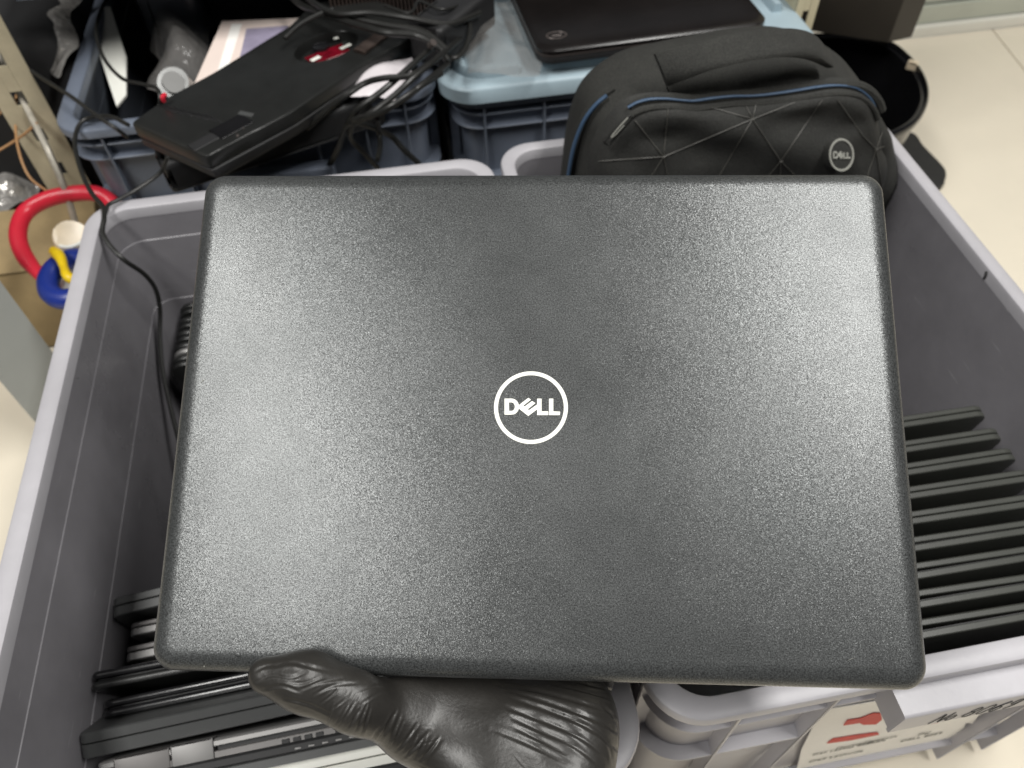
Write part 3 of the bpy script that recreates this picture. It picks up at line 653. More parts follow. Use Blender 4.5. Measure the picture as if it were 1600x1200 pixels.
DENTS = [(*((lambda p: (p.x, p.z))(PY(u, v, .575))), sx, sz, a) for u, v, sx, sz, a in ((1040, 215, .030, .008, .010), (1245, 190, .04, .010, .011), (1330, 195, .03, .009, .009), (1100, 235, .03, .012, .008), (1240, 165, .03, .006, -.006), (1160, 200, .025, .02, -.005), (1300, 225, .04, .015, -.006), (975, 240, .012, .012, .008))]
def py_(x, z):
    a = math.atan2(z-pcz, x-pcx); rr = np.interp(a, pang, prad, period=2*math.pi); s = math.hypot(x-pcx, z-pcz)/rr
    g = np.interp(s, [0, .5, .8, .93, .98, 1.0, 1.02], [.566, .567, .570, .575, .582, .592, .6])
    return float(g)+wr(x, z)*float(np.clip((1-s)*6, 0, 1))
PL = []
for s in (1.01, 1.0, .985, .96, .93, .9, .86, .82, .77, .72, .67, .61, .55, .49, .42, .35, .27, .2, .12, .05):
    PL.append([(pcx+(p.x-pcx)*s, py_(pcx+(p.x-pcx)*s, pcz+(p.z-pcz)*s), pcz+(p.z-pcz)*s) for p in pop])
link('front_pocket', mesh(*rel(loft(PL, cap0=False), bp), angle=85), M['pocket'], bp)
zp = [(985, 176), (1000, 168), (1020, 163), (1045, 162), (1068, 164), (1090, 165), (1120, 161), (1150, 158), (1185, 157), (1215, 154), (1250, 149), (1280, 144), (1310, 141), (1338, 143), (1356, 152), (1368, 165), (1374, 180)]
parts_tube('zipper', [Vector((p.x, .585, p.z)) for p in on_y(zp, .577)], .0017, M['zip'], flat=.8)
parts_tube('zipper_flap', [Vector((p.x, .588, p.z+.0055)) for p in on_y(zp, .588)], .0045, M['fabric'])
parts_tube('zipper_flap', [Vector((p.x, .581, p.z-.004)) for p in on_y(zp, .581)], .0026, M['fabric'])
# zip pull
parts_tube('zip_pull', on_y([(985, 180), (975, 188), (950, 215), (944, 222), (952, 225), (960, 216), (984, 190), (989, 182)], .571), .0011, M['cable'])
parts_tube('zip_pull', on_y([(981, 184), (968, 198), (955, 214), (962, 210), (975, 196)], .569), .0006, M['printl'])
# seams on the shoulder
parts_tube('seam', [Vector((p.x, .600, p.z)) for p in on_y([(1042, 136), (1047, 150), (1046, 160)], .60)], .0008, M['cable'])
0 and parts_tube('seam', [Vector((p.x, .600, p.z)) for p in on_y([(1302, 62), (1300, 100), (1297, 140)], .605)], .0008, M['cable'])
# carry handle: wide webbing band arching over the top
def band(path_top, path_bot, y0, y1, mat, name):
    A = smooth_path(path_top, 8); Bq = smooth_path(path_bot, 8); nb = len(A); rows = []
    for k in range(nb):
        row = []
        for t in range(7):
            s = t/6; p = A[k].lerp(Bq[k], s); bul = -math.sin(s*math.pi)*.008; row.append((p.x, p.y+bul, p.z))
        for t in range(6, -1, -1):
            s = t/6; p = A[k].lerp(Bq[k], s); row.append((p.x, p.y+.005-math.sin(s*math.pi)*.002, p.z-.003))
        rows.append(row)
    link(name, mesh(*rel(loft(rows), bp)), mat, bp)
band([PY(u, v, y) for u, v, y in [(1024, 84, .612), (1060, 74, .606), (1100, 64, .602), (1150, 52, .600), (1200, 45, .600), (1245, 45, .602), (1275, 56, .606), (1298, 84, .612)]], [PY(u, v, y) for u, v, y in [(1044, 135, .597), (1065, 127, .588), (1105, 112, .579), (1150, 100, .574), (1200, 91, .573), (1240, 89, .576), (1270, 94, .584), (1297, 106, .597)]], 0, 0, M['fabric'], 'carry_handle')
# reflective web pattern
nodes = [(1037, 245), (1176, 186), (1220, 252), (1369, 233)]
segs = [((992, 188), nodes[0]), ((1044, 170), nodes[0]), ((935, 252), nodes[0]), (nodes[0], nodes[1]), (nodes[0], (1018, 275)), (nodes[0], (1044, 278)), ((1112, 168), nodes[1]), ((1166, 166), nodes[1]), ((1181, 164), nodes[1]), (nodes[1], (1242, 160)), (nodes[1], (1122, 278)), (nodes[1], nodes[2]), (nodes[2], (1285, 156)), (nodes[2], (1200, 276)), (nodes[2], (1219, 278)), (nodes[2], (1242, 274)), ((1308, 155), (1348, 212)), ((1348, 212), nodes[3]), (nodes[3], (1384, 228)), (nodes[3], (1381, 200)), (nodes[3], (1355, 276)), (nodes[3], (1378, 290))]
pp = []
for a, b in segs:
    path = []
    for k in range(13):
        u = a[0]+(b[0]-a[0])*k/12; v = a[1]+(b[1]-a[1])*k/12; y = .570
        for _ in range(5): p = PY(u, v, y); y = y*.3+.7*(py_(p.x, p.z)-.0006)
        path.append(p)
    pp.append(tube(path, .00048, 5, 1))
for q in nodes:
    y = .57
    for _ in range(5): A = PY(*q, y); y = y*.3+.7*py_(A.x, A.z)
    pp.append(tube([Vector((A.x-.0016, y-.0008, A.z)), Vector((A.x+.0016, y-.0004, A.z))], .0008, 6, 1))
link('reflective_print', mesh(*rel(join(pp), bp)), M['print'], bp)
# round logo badge, sewn on the sloping right corner of the pocket
bc = PY(1314.5, 242, .556); bn_ = Vector((.10, -.88, .46)).normalized()
def onb(u, v, off=0.0):
    d = Vector(ray(u, v)); o = Vector((0, 0, CAMH)); t = (bc-o).dot(bn_)/d.dot(bn_); return o+d*t+bn_*off
def bring(k_, off): return [tuple(onb(1314.5+19.5*k_*math.cos(a), 242+26*k_*math.sin(a), off)) for a in [2*math.pi*k/40 for k in range(40)]]
link('badge', mesh(*rel(loft([bring(1.03, -.016), bring(1.02, -.001), bring(1.0, 0), bring(.5, .0001), bring(.05, .0001)], cap0=False), bp), angle=60), M['pocket'], bp)
link('badge_ring', mesh(*rel(loft([bring(.86, .0001), bring(.875, .0008), bring(.985, .0008), bring(1.0, .0001)], cap0=False, cap1=False), bp)), M['printl'], bp)
def letter3(pls, wdt=.00095):
    parts = [tube([onb(1314.5+19.5*a, 242-26*b, .0004) for a, b in pl], wdt, 6, 1) for pl in pls]
    return link('badge_letter', mesh(*rel(join(parts), bp)), M['printl'], bp)
letter3([[(-.64, .16), (-.62, -.20), (-.42, -.19), (-.30, -.02), (-.42, .14), (-.64, .16)]])
letter3([[(-.04, .20), (-.24, -.03), (-.08, -.22), (.12, -.02)], [(-.16, -.12), (.03, .08)]])
letter3([[(.18, .14), (.18, -.20), (.38, -.19)]])
letter3([[(.46, .14), (.46, -.20), (.68, -.18)]])

# ================================================================== BEHIND: LAPTOP ON LID
lt = thing('laptop', 'closed dark brown-black laptop lying flat on the pale blue crate lid', 'laptop', (.305, .95, .012))
c0 = PZ(842, 109, .0125); c1 = PZ(1198, 62, .0125); an = math.atan2(c1.y-c0.y, c1.x-c0.x); lt.rotation_euler = (0, 0, an)
mid = (c0+c1)/2; dirn = Vector((-math.sin(an), math.cos(an), 0)); lt.location = mid+dirn*.13; lt.location.z = .0125
WL = (c1-c0).length
def fl(i, z, r=.02): return [(a, b, z) for a, b in rrect(-WL/2+i, WL/2-i, -.13+i, .13-i, r-i*.5, 6)]
M['brownlap'] = material('dark_brown_gloss_lid', (.009, .0075, .0072), rough=.25, var=.3, vscale=12)
M['bronze'] = material('bronze_edge', (.10, .085, .08), rough=.35, metal=.5)
link('base', mesh(*loft([fl(.008, 0), fl(.001, .004), fl(0, .010), fl(.0005, .0115)])), M['blackmatte'], lt)
link('trim', mesh(*loft([fl(.002, .0116), fl(.0002, .0128), fl(.0002, .0143), fl(.003, .0150)])), M['bronze'], lt)
link('lid', mesh(*loft([fl(.002, .0151), fl(0, .0162), fl(0, .0195), fl(.003, .0218), fl(.009, .0226), fl(.03, .0228)])), M['brownlap'], lt)
rg = [[(-WL/2+.028+a*math.cos(q)*.013, -.100+a*math.sin(q)*.0085, .0230+zz) for q in [2*math.pi*k/24 for k in range(24)]] for a, zz in ((.78, 0), (.82, .0005), (.96, .0005), (1.0, 0))]
link('logo_ring', mesh(*loft(rg, cap0=False, cap1=False)), M['bronze'], lt)
link('logo_mark', mesh(*bbox(-WL/2+.022, -WL/2+.034, -.1015, -.0985, .0226, .0234, .0003, 1)), M['bronze'], lt)
link('latch', mesh(*bbox(-WL/2+.115, -WL/2+.130, -.1312, -.1295, .005, .009, .0004, 1)), M['bronze'], lt)
# clear plastic sheet on the lid, left of the laptop
def crumpled(name, quad, nx_, ny_, amp, mat, seed, thick=.0006, hump=0.0):
    rs = np.random.RandomState(seed); kx = rs.uniform(-60, 60, (9, 2)); ph = rs.uniform(0, 6.28, 9)
    A, Bq, Cq, Dq = [Vector(q) for q in quad]; V = []; Fc = []
    for j in range(ny_+1):
        for i in range(nx_+1):
            p = A.lerp(Bq, i/nx_).lerp(Dq.lerp(Cq, i/nx_), j/ny_)
            s = sum(abs(math.sin(kx[k][0]*p.x+kx[k][1]*(p.y+p.z)+ph[k])) for k in range(9))/9
            e = math.sin(math.pi*i/nx_)*math.sin(math.pi*j/ny_)
            V.append((p.x+amp*.4*math.sin(ph[1]+p.y*50), p.y+amp*.4*math.sin(ph[2]+p.x*60), p.z+amp*(s-.5)+hump*e))
    for j in range(ny_):
        for i in range(nx_): q = j*(nx_+1)+i; Fc.append((q, q+1, q+nx_+2, q+nx_+1))
    me = mesh(V, Fc, angle=50); o = link(name, me, mat)
    return o
o = crumpled('plastic_sheet', [PZ(728, 122, .012), PZ(845, 118, .015), PZ(815, 0, .014), PZ(705, 0, .02)], 26, 26, .014, M['bag'], 3, hump=.012)
tag(o, 'creased translucent plastic sheet on the pale blue lid, left of the dark laptop', 'plastic sheet')

# ================================================================== IN / ON THE BLUE CRATE
dev = thing('computer_shell', 'flat black computer shell with a round fan opening, lying diagonally', 'computer shell', (-.1, .85, .03))
zt_ = .035
dp = [PZ(u, v, zt_) for u, v in [(204, 192), (322, 245), (455, 175), (560, 105), (640, 60), (672, 45), (640, 18), (560, -10), (490, 5), (452, 40), (415, 62), (330, 115), (262, 152)]]
cen = sum(dp, Vector())/len(dp)
dps = []
for k in range(len(dp)):
    p, a_, b_ = dp[k], dp[k-1], dp[(k+1) % len(dp)]
    d1 = (a_-p); d2 = (b_-p); r_ = min(.0035, d1.length*.3, d2.length*.3)
    dps += [p+d1.normalized()*r_, p+(d1.normalized()+d2.normalized())*r_*.3, p+d2.normalized()*r_]
def dl(s, z): 
    L_ = []
    for p in dps:
        v = p-cen; f = 1-s/v.length; L_.append((cen.x+v.x*f, cen.y+v.y*f, z))
    return L_
link('bottom_cover', mesh(*rel(loft([dl(.006, -.002+.006), dl(.002, .008), dl(.001, .017), dl(.003, .0185)]), dev)), M['blackmatte'], dev)
fc = PZ(510, 72, .0352); fa = math.radians(34)
def ell(z, k_=1.0):
    L_ = []
    for p in dps:
        dx, dy = p.x-fc.x, p.y-fc.y; a_ = math.atan2(dy, dx)-fa; r_ = k_/math.hypot(math.cos(a_)/.041, math.sin(a_)/.0285)
        L_.append((fc.x+r_*math.cos(a_+fa), fc.y+r_*math.sin(a_+fa), z))
    return L_
dps2 = []
for k in range(len(dps)):
    for t in range(6): dps2.append(dps[k].lerp(dps[(k+1) % len(dps)], t/6))
dps = dps2
link('top_cover', mesh(*rel(loft([dl(.002, .0195), dl(0, .021), dl(0, .0325), dl(.0008, .0342), dl(.0025, .035), dl(.010, .0352), ell(.0352), ell(.0345, .985), ell(.0225, .98)]), dev)), M['black'], dev)
# fan opening: dark well, red board, white tags
def disc(c, rx, ry, an, prof):
    return loft([[tuple(c+Vector((math.cos(q)*rx*s*math.cos(an)-math.sin(q)*ry*s*math.sin(an), math.cos(q)*rx*s*math.sin(an)+math.sin(q)*ry*s*math.cos(an), zz))) for q in [2*math.pi*k/36 for k in range(36)]] for s, zz in prof])
fc = PZ(510, 72, .0355); fa = math.radians(34)
hubc = PZ(500, 66, .0355)
link('fan_hub', mesh(*rel(disc(hubc, .010, .009, fa, [(1.0, -.0100), (1.0, -.004), (.8, -.003), (.1, -.003)]), dev)), M['blackgloss'], dev)
rp = PZ(515, 84, .027)
link('circuit_board', mesh(*rel(xf(bbox(-.028, .022, -.012, .010, .0, .0012, .0005, 1), Matrix.Translation(rp) @ Matrix.Rotation(fa-.1, 4, 'Z')), dev)), M['screen'], dev)
for (u, v, a, w1, w2) in ((493, 92, .55, .013, .006), (540, 73, .5, .015, .005), (525, 60, .2, .006, .004)):
    q = PZ(u, v, .0292); link('sticker', mesh(*rel(xf(bbox(-w1/2, w1/2, -w2/2, w2/2, 0, .0006, .0002, 1), Matrix.Translation(q) @ Matrix.Rotation(a+.1, 4, 'Z')), dev)), M['white'], dev)
q = PZ(585, 65, .0356); link('heat_pipe', mesh(*rel(xf(bbox(-.030, .030, -.008, .008, 0, .003, .001, 2), Matrix.Translation(q) @ Matrix.Rotation(math.radians(50), 4, 'Z')), dev)), M['ribbed'], dev)
# covers / vents on the shell
for (u, v, a, w1, w2, h_, mt) in ((362, 198, 38, .040, .024, .0010, 'blackgloss'), (385, 180, -30, .017, .006, .0022, 'greylap'), (318, 222, 38, .030, .014, .0008, 'blackmatte')):
    q = PZ(u, v, .0354); link('hatch', mesh(*rel(xf(bbox(-w1/2, w1/2, -w2/2, w2/2, -.001, h_, .0004, 1), Matrix.Translation(q) @ Matrix.Rotation(math.radians(a), 4, 'Z')), dev)), M[mt], dev)
slat = mesh(*bbox(-.0007, .0007, -.012, .012, -.0005, .0008, .0003, 1))
for k in range(14):
    q = PZ(258+k*6.2, 168+k*-.2+(k % 2)*1.5+k*1.6, .0354); o = link('vent_slat', slat, M['blackmatte'], dev); o.location = q-Vector(dev.location); o.rotation_euler = (0, 0, math.radians(42))
for k in range(3):
    q = PZ(370+k*12-(k == 2)*20, 212-k*6+(k == 2)*18, .030); 
    link('screw', mesh(*rel(tube([q, q+Vector((0, -.002, .006))], .0016, 8, 1), dev)), M['bronze'], dev)

# finned heatsink panel behind (brown vertical ribs)
hs = thing('heatsink', 'brown ribbed metal heatsink behind the tangle of black cables', 'heatsink', PZ(590, 10, .02))
hb0 = PZ(520, 28, .03); hb1 = PZ(700, 5, .03); dv = (hb1-hb0)/30
fin = mesh(*bbox(-.0012, .0012, -.012, .035, 0, .05, .0004, 1))
for k in range(31):
    p = hb0+dv*k+Vector((0, .03, -.03)); o = link('fin', fin, M['ribbed'], hs); o.location = p-Vector(hs.location)
link('plate', mesh(*rel(bbox(hb0.x-.004, hb1.x+.004, hb0.y+.015, hb0.y+.06, -.012, -.004, .001, 1), hs)), M['ribbed'], hs)

# printed booklet + tray + bag inside
bk = thing('booklet', 'pale pink printed booklet standing in the blue crate, behind the black shell', 'booklet', PZ(400, 80, .01))
def quadslab(name, px, z, th, mat, parent, zs=None):
    zs = zs or [z]*len(px)
    a = [PZ(u, v, zz) for (u, v), zz in zip(px, zs)]; b_ = [p-Vector((0, 0, th)) for p in a]
    V, Fc = loft([[tuple(p) for p in a], [tuple(p) for p in b_]])
    return link(name, mesh(*rel((V, Fc), parent), smooth=False), mat, parent)
quadslab('cover', [(300, 138), (347, 33), (468, 28), (500, 60), (440, 105), (370, 150)], .008, .006, M['pinkpaper'], bk)
quadslab('print_stripe', [(338, 118), (362, 37), (378, 37), (352, 120)], .0085, .0004, M['paper'], bk)
quadslab('picture', [(372, 100), (385, 45), (450, 40), (440, 75), (400, 105)], .0087, .0004, M['lilac'], bk)
bag = crumpled('plastic_bag', [PZ(240, 150, -.02), PZ(318, 150, -.02), PZ(345, 20, -.03), PZ(245, 20, -.05)], 24, 24, .02, M['bag'], 8, hump=.05)
tag(bag, 'crumpled clear plastic bag inside the blue crate, left of the pink booklet', 'plastic bag')
roll = thing('tape_roll', 'translucent grey plastic roll end poking out of the clear bag in the blue crate', 'roll', PZ(270, 128, .03))
rc = PZ(270, 130, .025)
link('roll_body', mesh(*rel(tube([rc+Vector((0, .03, -.035)), rc+Vector((0, .002, .0))], .019, 24, 1, taper=((0, .9, 1), (1, 1, .93))), roll)), material('frosted_grey_plastic', (.17, .175, .17), rough=.25, var=.25, vscale=25), roll)
link('roll_core', mesh(*rel(tube([rc, rc+Vector((.002, -.003, .003))], .012, 18, 1), roll)), material('core_grey', (.13, .13, .125), rough=.4, var=.2), roll)
rb = link('stopper', mesh(*tube([PZ(256, 158, .04), PZ(254, 152, .045), PZ(258, 148, .045)], .0025, 8, 4)), M['red']); tag(rb, 'tiny red plastic cap beside the grey roll at the shell edge', 'cap')
# white panel added as a lit patch of inner wall; dark folder leaning
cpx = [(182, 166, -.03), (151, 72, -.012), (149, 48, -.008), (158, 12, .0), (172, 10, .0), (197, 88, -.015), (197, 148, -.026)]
wp = link('lit_wall_patch', mesh(*loft([[tuple(PZ(*q)) for q in cpx], [tuple(PZ(*q)-Vector((0, -.001, .003))) for q in cpx]]), smooth=False), M['white'])
tag(wp, 'bright white panel standing in for a lit patch of the blue crate inner wall', 'card')
df = link('black_folder', mesh(*bbox(-.312, -.232, 1.07, 1.13, -.25, .075, .02, 5), angle=60), M['blue_in']); tag(df, 'tall dark slate case standing in the blue crate behind the painted lit patch', 'case')
dk = link('black_monitor', mesh(*bbox(-.24, .02, 1.13, 1.16, -.2, .12, .008, 3)), M['blackmatte']); tag(dk, 'black flat monitor back standing upright at the rear of the blue crate', 'monitor')

# shelving
def post(name, label, x0, x1, y0, zb_, zt2, mat, group):
    p = thing(name, label, 'shelf post', ((x0+x1)/2, y0, zb_), group)
    # perforated angle: front strip built from ladders of boxes around the holes
    wv = x1-x0; parts = []; hole = wv*.26; pitch = .05
    n_ = int((zt2-zb_)/pitch)
    parts.append(bbox(x0, x0+wv*.37, y0, y0+.002, zb_, zt2, .0004, 1)); parts.append(bbox(x0+wv*.63, x1, y0, y0+.002, zb_, zt2, .0004, 1))
    for k in range(n_+1):
        z0 = zb_+k*pitch; parts.append(box(x0+wv*.37, x0+wv*.63, y0+.0002, y0+.0018, z0, min(z0+.032, zt2)))
    parts.append(bbox(x0, x0+.002, y0+.002, y0+.04, zb_, zt2, .0004, 1) if x0 > 0 else bbox(x0, x0+.002, y0+.002, y0+.04, zb_, zt2, .0004, 1))
    link('angle_bar', mesh(*rel(join(parts), p)), mat, p)
    return p
post('shelf_post', 'dusty beige perforated shelf post at the upper left, beside the blue crate', -.470, -.415, .94, FZ, .9, M['postdirty'], 'perforated shelf posts')
post('shelf_post', 'clean cream perforated shelf post above the backpack, left of the brown cabinet', .526, .556, .925, FZ, .9, M['beige'], 'perforated shelf posts')
sb = thing('shelf', 'slate shelf board overhanging the top left corner above the blue crate', 'shelf', (.03, 1.2, .09))
link('board', mesh(*rel(bbox(-.41, .52, 1.0, 1.6, .10, .118, .002), sb)), M['shelf'], sb)
link('front_lip', mesh(*rel(bbox(-.412, .523, .985, .999, .082, .122, .003), sb)), M['shelf'], sb)

# brown cabinet/column at the top right
ZC = -.135
bxv = [PZ(1262, 46, ZC), PZ(1388, 66, ZC), PZ(1424, 58, ZC)]
col_ = link('cabinet', mesh(*loft([[(p.x, p.y, z) for p in (bxv[0]+Vector((-.04, .02, 0)), bxv[1], bxv[2], bxv[2]+Vector((.0, .10, 0)), bxv[0]+Vector((-.04, .12, 0)))] for z in (ZC, .9)]), smooth=False), M['brown'])
tag(col_, 'plain dark brown cabinet side at the top right, hanging over the black bin', 'cabinet')

# black bin
bn = thing('waste_bin', 'glossy black oval waste bin on the cream floor, right of the backpack', 'bin', (.70, 1.02, FZ))
ZR = -.17
rp_ = [PZ(u, v, ZR) for u, v in [(1300, 52), (1345, 56), (1392, 66), (1425, 92), (1444, 118), (1452, 146), (1446, 172), (1428, 194), (1395, 211), (1350, 222)]]
rp_ = rp_+[Vector((.575, .90, ZR)), Vector((.562, .98, ZR)), Vector((.565, 1.08, ZR)), Vector((.60, 1.17, ZR))]
rps = smooth_path(rp_+[rp_[0]], 6)[:-1]; bc_ = sum(rps, Vector())/len(rps)
def bl(s, z): return [(bc_.x+(p.x-bc_.x)*s, bc_.y+(p.y-bc_.y)*s, z) for p in rps]
link('bin_body', mesh(*rel(loft([bl(.82, FZ+.01), bl(.95, ZR-.02), bl(.955, ZR-.004), bl(.90, ZR-.004), bl(.88, ZR-.03), bl(.78, FZ+.02)]), bn), angle=50), M['blackgloss'], bn)
link('bin_rim', mesh(*rel(loft([bl(.945, ZR-.012), bl(.99, ZR-.012), bl(1.0, ZR-.008), bl(1.0, ZR-.002), bl(.985, ZR+.003), bl(.965, ZR+.004), bl(.945, ZR-.001), bl(.94, ZR-.008)], closed=True), bn), angle=60), M['blackgloss'], bn)
bg = thing('black_mat', 'flat black board with rounded corner on the floor between bin and right crate', 'board', (.8, .9, FZ))
mp_ = [PZ(u, v, FZ+.012) for u, v in [(1340, 200), (1420, 205), (1443, 228), (1472, 258), (1478, 270), (1476, 282), (1468, 292), (1400, 330), (1320, 300)]]
link('board', mesh(*rel(loft([[(p.x, p.y, z) for p in smooth_path(mp_+[mp_[0]], 4)[:-1]] for z in (FZ+.001, FZ+.012)]), bg)), M['blackmatte'], bg)
clip = link('bag_clip', mesh(*bbox(-.006, .006, -.008, .008, -.008, .004, .002, 2)), M['cream']); clip.location = PZ(1426, 100, ZR+.003); clip.rotation_euler = (0, 0, .9)
tag(clip, 'small cream clip on the rim of the black bin', 'clip')

# ================================================================== LEFT CORNER CLUTTER
gp = thing('table_leg', 'broad flat grey painted leg at the left picture edge, on the cream floor', 'table leg', PZ(20, 640, FZ))
ga = PZ(92, 703, FZ+.001); gb = PZ(152, 645, FZ+.001)
link('leg_panel', mesh(*rel(loft([[(p.x, p.y, z) for p in (ga, gb, gb+Vector((-.02, .03, 0)), ga+Vector((-.02, .03, 0)))] for z in (FZ+.001, .35)]), gp), smooth=False), M['greypanel'], gp)
cb = thing('cardboard_box', 'worn brown cardboard box on the floor left of the grey crate, under the red handle', 'box', (-.62, 1.05, FZ))
link('carton', mesh(*rel(bbox(-.80, -.415, .86, 1.30, FZ+.001, -.205, .004, 2), cb)), M['card'], cb)
link('flap', mesh(*rel(xf(bbox(-.19, .19, -.002, .002, 0, .09, .001, 1), Matrix.Translation((-.61, .86, -.205)) @ Matrix.Rotation(math.radians(-62), 4, 'X')), cb)), M['card'], cb)
foil = crumpled('silver_bag', [PZ(-30, 345, -.17), PZ(52, 318, -.17), PZ(60, 235, -.19), PZ(-30, 215, -.19)], 22, 22, .03, M['foil'], 11, hump=.03); tag(foil, 'shiny crumpled silver bag on the cardboard box at the left edge', 'bag')
foil2 = crumpled('silver_packet', [PZ(62, 108, -.02), PZ(104, 125, .0), PZ(128, -5, .02), PZ(88, -5, .02)], 22, 26, .02, M['foil'], 12, hump=.02); tag(foil2, 'crumpled shiny silver packet between the shelf post and the blue crate', 'packet')
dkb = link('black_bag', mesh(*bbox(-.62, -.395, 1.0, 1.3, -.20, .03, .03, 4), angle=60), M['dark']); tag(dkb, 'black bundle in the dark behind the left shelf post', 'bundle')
rh = link('loop_grip', mesh(*tube([PZ(84, 460, -.13), PZ(66, 435, -.125), PZ(38, 400, -.115), PZ(28, 365, -.105), PZ(40, 332, -.10), PZ(75, 311, -.095), PZ(120, 302, -.095), PZ(155, 304, -.10), PZ(180, 322, -.11), PZ(190, 345, -.13)], .0098, 14, 8, taper=((0, .1, .2, 1), (.55, .6, 1, 1)))), M['red']); tag(rh, 'thick red plastic loop handle arching over the left crate corner', 'grip')
td = thing('tape_dispenser', 'blue and yellow plastic gadget with cream knob beside the left crate rim', 'tape dispenser', PZ(100, 430, -.13))
tcn = PZ(112, 435, -.12)
ringp = [tcn+Vector((math.cos(a)*.026, math.sin(a)*.030, .004*math.sin(a))) for a in [math.radians(q) for q in range(60, 330, 30)]]
link('ring', mesh(*rel(tube(ringp, .012, 12, 4), td)), M['bluep'], td)
link('lever', mesh(*rel(tube([PZ(84, 392, -.10), PZ(94, 402, -.098), PZ(100, 418, -.10), PZ(106, 432, -.10), PZ(120, 438, -.105)], .0062, 12, 6, taper=((0, .15, .5, 1), (.9, 1.1, .75, 1.1))), td)), M['yellow'], td)
link('knob', mesh(*rel(tube([PZ(112, 382, -.14), PZ(112, 372, -.11), PZ(112, 370, -.105)], .020, 20, 3, taper=((0, .8, 1), (1.0, 1, .6))), td)), M['cream'], td)
link('knob_rim', mesh(*rel(tube([PZ(112, 371, -.108)+Vector((math.cos(a)*.017, math.sin(a)*.017, 0)) for a in [math.radians(q) for q in range(0, 361, 20)]], .0022, 8, 1), td)), M['white'], td)
link('body', mesh(*rel(tube([PZ(103, 470, -.17), PZ(118, 440, -.16), PZ(128, 400, -.15), PZ(120, 375, -.16)], .018, 12, 5), td)), M['white'], td)
rod = link('rod', mesh(*tube([PZ(-12, 60, .03), PZ(40, 165, -.02), PZ(75, 235, -.05), PZ(103, 300, -.09), PZ(118, 350, -.13)], .0042, 10, 4)), M['rod']); tag(rod, 'thin pale metal rod slanting down past the left shelf post', 'rod')
for k, (P, lb) in enumerate((([(28, 130, -.03), (24, 180, -.04), (28, 230, -.05), (45, 275, -.07), (75, 300, -.09)], 'tan wire hanging down beside the pale rod'), ([(-10, 185, -.03), (20, 160, -.02), (30, 150, -.02), (35, 120, -.01)], 'short tan wire leaving the left edge above the others'), ([(-10, 240, -.06), (20, 222, -.05), (40, 208, -.04), (58, 192, -.03)], 'tan wire crossing the hanging one at the left edge'))):
    o = link('wire', mesh(*tube([PZ(*p) for p in P], .0016, 8, 6)), M['copper']); tag(o, lb, 'wire', 'tan wires')

# ================================================================== CABLES
def cable(P, r, label, name='cable', g=None, mat='cable'):
    o = link(name, mesh(*tube([PX(p[0], p[1], p[3]) if p[2] == 'w' else PZ(*p) for p in P], r, 10, 8)), M[mat]); tag(o, label, 'cable', g); return o
cable([(-10, 60, .03), (20, 90, .03), (60, 118, .02), (110, 150, .02), (150, 180, .02), (180, 200, .015), (200, 215, .0)], .0022, 'thin black cable running from the left edge to the blue crate corner')
cable([(172, -8, .04), (158, 15, .035), (150, 50, .03), (162, 90, .025), (190, 122, .03), (225, 132, .04), (245, 138, .045), (250, 155, .04), (246, 180, .02)], .0021, 'thin black cable curving over the painted lit patch in the blue crate')
cable([(200, 195, .035), (175, 183, .02), (145, 183, .01), (124, 195, .005), (117, 225, .0), (126, 265, -.005), (142, 300, -.002), (160, 322, .003), (163, 340, .006), (160, 362, .002), (172, 384, 'w', -.294), (195, 407, 'w', -.283), (225, 428, 'w', -.276), (243, 452, 'w', -.276), (250, 485, 'w', -.282), (250, 530, 'w', -.287), (258, 600, 'w', -.285), (290, 720, 'w', -.270), (330, 800, 'w', -.26)], .0024, 'long thin black cable looping over the left crate corner and hanging inside it')
cable([(262, 245, .03), (250, 270, .01), (215, 295, .005), (185, 312, .006), (168, 322, .007), (162, 345, .006)], .0020, 'thin black cable joining the loop at the left crate corner')
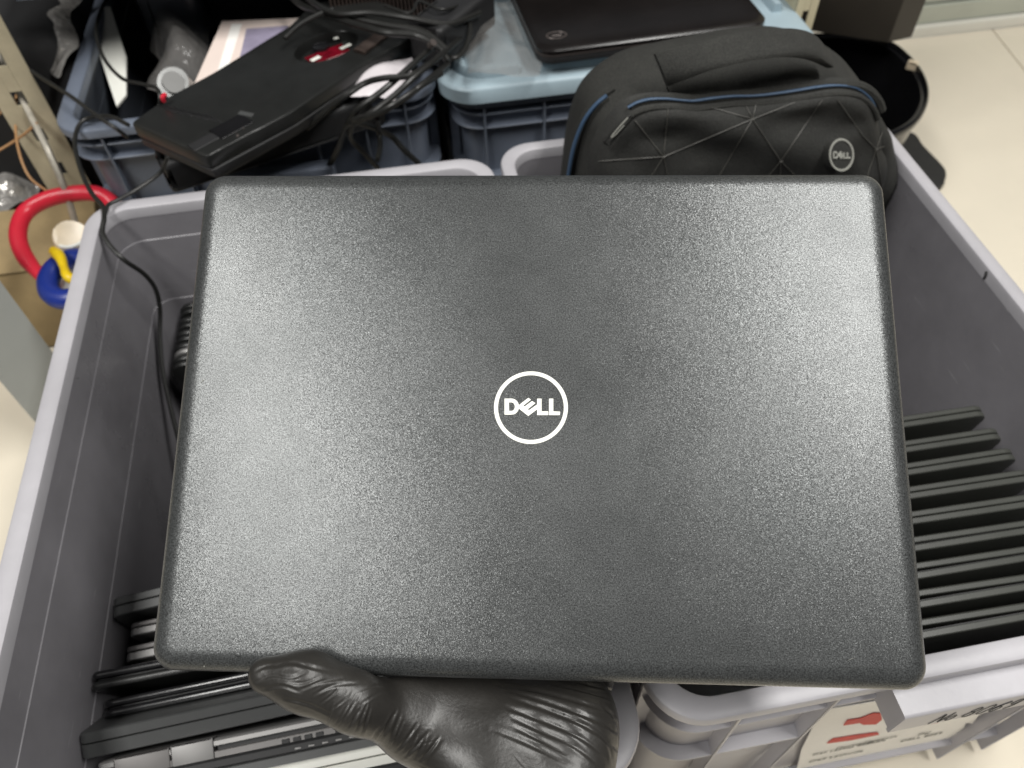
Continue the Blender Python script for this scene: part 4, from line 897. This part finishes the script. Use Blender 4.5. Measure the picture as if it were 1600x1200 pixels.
bundle = [([(720, 40, .03), (680, 70, .05), (640, 105, .055), (600, 140, .05), (560, 170, .035), (545, 190, .01), (535, 215, -.03), (525, 240, -.06), (512, 262, -.08)], .0034, 'thick black cable of the bundle, leftmost where it droops over the blue crate'),
 ([(725, 55, .03), (690, 85, .055), (650, 118, .06), (615, 150, .05), (575, 180, .035), (555, 190, .015), (548, 215, -.02), (570, 240, -.05), (590, 262, -.08)], .0032, 'black cable of the bundle ending between the others near the crate rim'),
 ([(700, 100, .04), (665, 128, .055), (630, 155, .05), (590, 178, .035), (552, 188, .02), (575, 196, .0), (610, 212, -.03), (632, 235, -.05), (655, 256, -.07)], .0034, 'black cable of the bundle, rightmost where it droops'),
 ([(690, 115, .045), (650, 140, .055), (610, 166, .05), (570, 185, .03), (553, 192, .015), (540, 200, .0), (530, 225, -.04), (518, 250, -.07)], .0030, 'black cable lying lowest across the cable bundle'),
 ([(670, 100, .055), (640, 118, .06), (600, 122, .058), (570, 130, .05), (540, 150, .045), (505, 178, .02), (480, 200, .0)], .0032, 'black cable arching over the white bag behind the shell'),
 ([(450, -10, .05), (480, 12, .05), (540, 25, .06), (600, 38, .06), (660, 50, .06), (700, 80, .05)], .0042, 'thick black cable crossing along the top from the dark corner'),
 ([(470, -10, .06), (520, 20, .065), (580, 20, .07), (640, 28, .07), (700, 38, .06), (750, 20, .05)], .0035, 'black cable lying on top of the upper bundle'),
 ([(500, 20, .05), (545, 35, .06), (600, 50, .065), (650, 55, .06), (680, 70, .055), (700, 95, .045)], .0040, 'black cable looping below the upper bundle'),
 ([(600, 8, .07), (640, 20, .07), (655, 2, .07), (690, 15, .07), (720, 8, .06)], .0018, 'thin black lead with a small kink at the top of the tangle'),
 ([(725, 20, .05), (735, 45, .045), (728, 75, .04), (712, 90, .04), (692, 88, .04)], .0030, 'black cable curling over the clear sheet left of the dark laptop'),
 ([(445, 60, .05), (470, 38, .055), (500, 22, .06), (520, 15, .06)], .0028, 'short black cable between the booklet and the bundle'),
 ([(590, 250, -.02), (594, 228, -.02), (592, 205, -.01), (590, 185, .03)], .0030, 'black cable hanging straight down in the middle of the bundle')]
for P, r, lb in bundle: cable(P, r, lb, g='black cables tangled over the blue crate')
knot = thing('adapter', 'black power brick wrapped in cables beside the corner of the pale blue lid', 'power adapter', PZ(660, 60, .02))
kp = PZ(655, 62, .045); kq = PZ(745, -10, .045); ka = math.atan2(kq.y-kp.y, kq.x-kp.x)
link('brick', mesh(*rel(xf(bbox(-.045, .075, -.024, .024, -.03, .018, .008, 4), Matrix.Translation(kp+Vector((.035, .03, 0))) @ Matrix.Rotation(ka, 4, 'Z')), knot), angle=60), M['blackmatte'], knot)
q = PZ(672, 72, .06); link('plug_pin', mesh(*rel(tube([q, q+Vector((.004, -.004, .006))], .004, 12, 1), knot)), M['bronze'], knot)
wb = crumpled('white_bag', [PZ(545, 150, .012), PZ(625, 160, .012), PZ(640, 88, .02), PZ(560, 118, .02)], 20, 20, .014, material('white_plastic_film', (.62, .58, .60), rough=.35, var=.08, vscale=20, bump=.5, bscale=40, bdist=.006), 21, hump=.012); tag(wb, 'crumpled white plastic bag behind the drooping cables in the blue crate', 'plastic bag')
dcase = link('black_case', mesh(*xf(bbox(-.13, .13, -.02, .02, -.02, .02, .008, 3), Matrix.Translation(PZ(430, 235, -.02)+Vector((0, .03, 0))) @ Matrix.Rotation(math.radians(20), 4, 'Z')), angle=60), M['blackmatte']); tag(dcase, 'black plastic case hanging under the black shell in front of the blue crate', 'case')
hn = link('crate_handle', mesh(*bbox(-.235, -.085, .822, .842, -.13, -.075, .004, 3)), M['blue'], None); hn.parent = blueL; hn.location = -Vector(blueL.location)
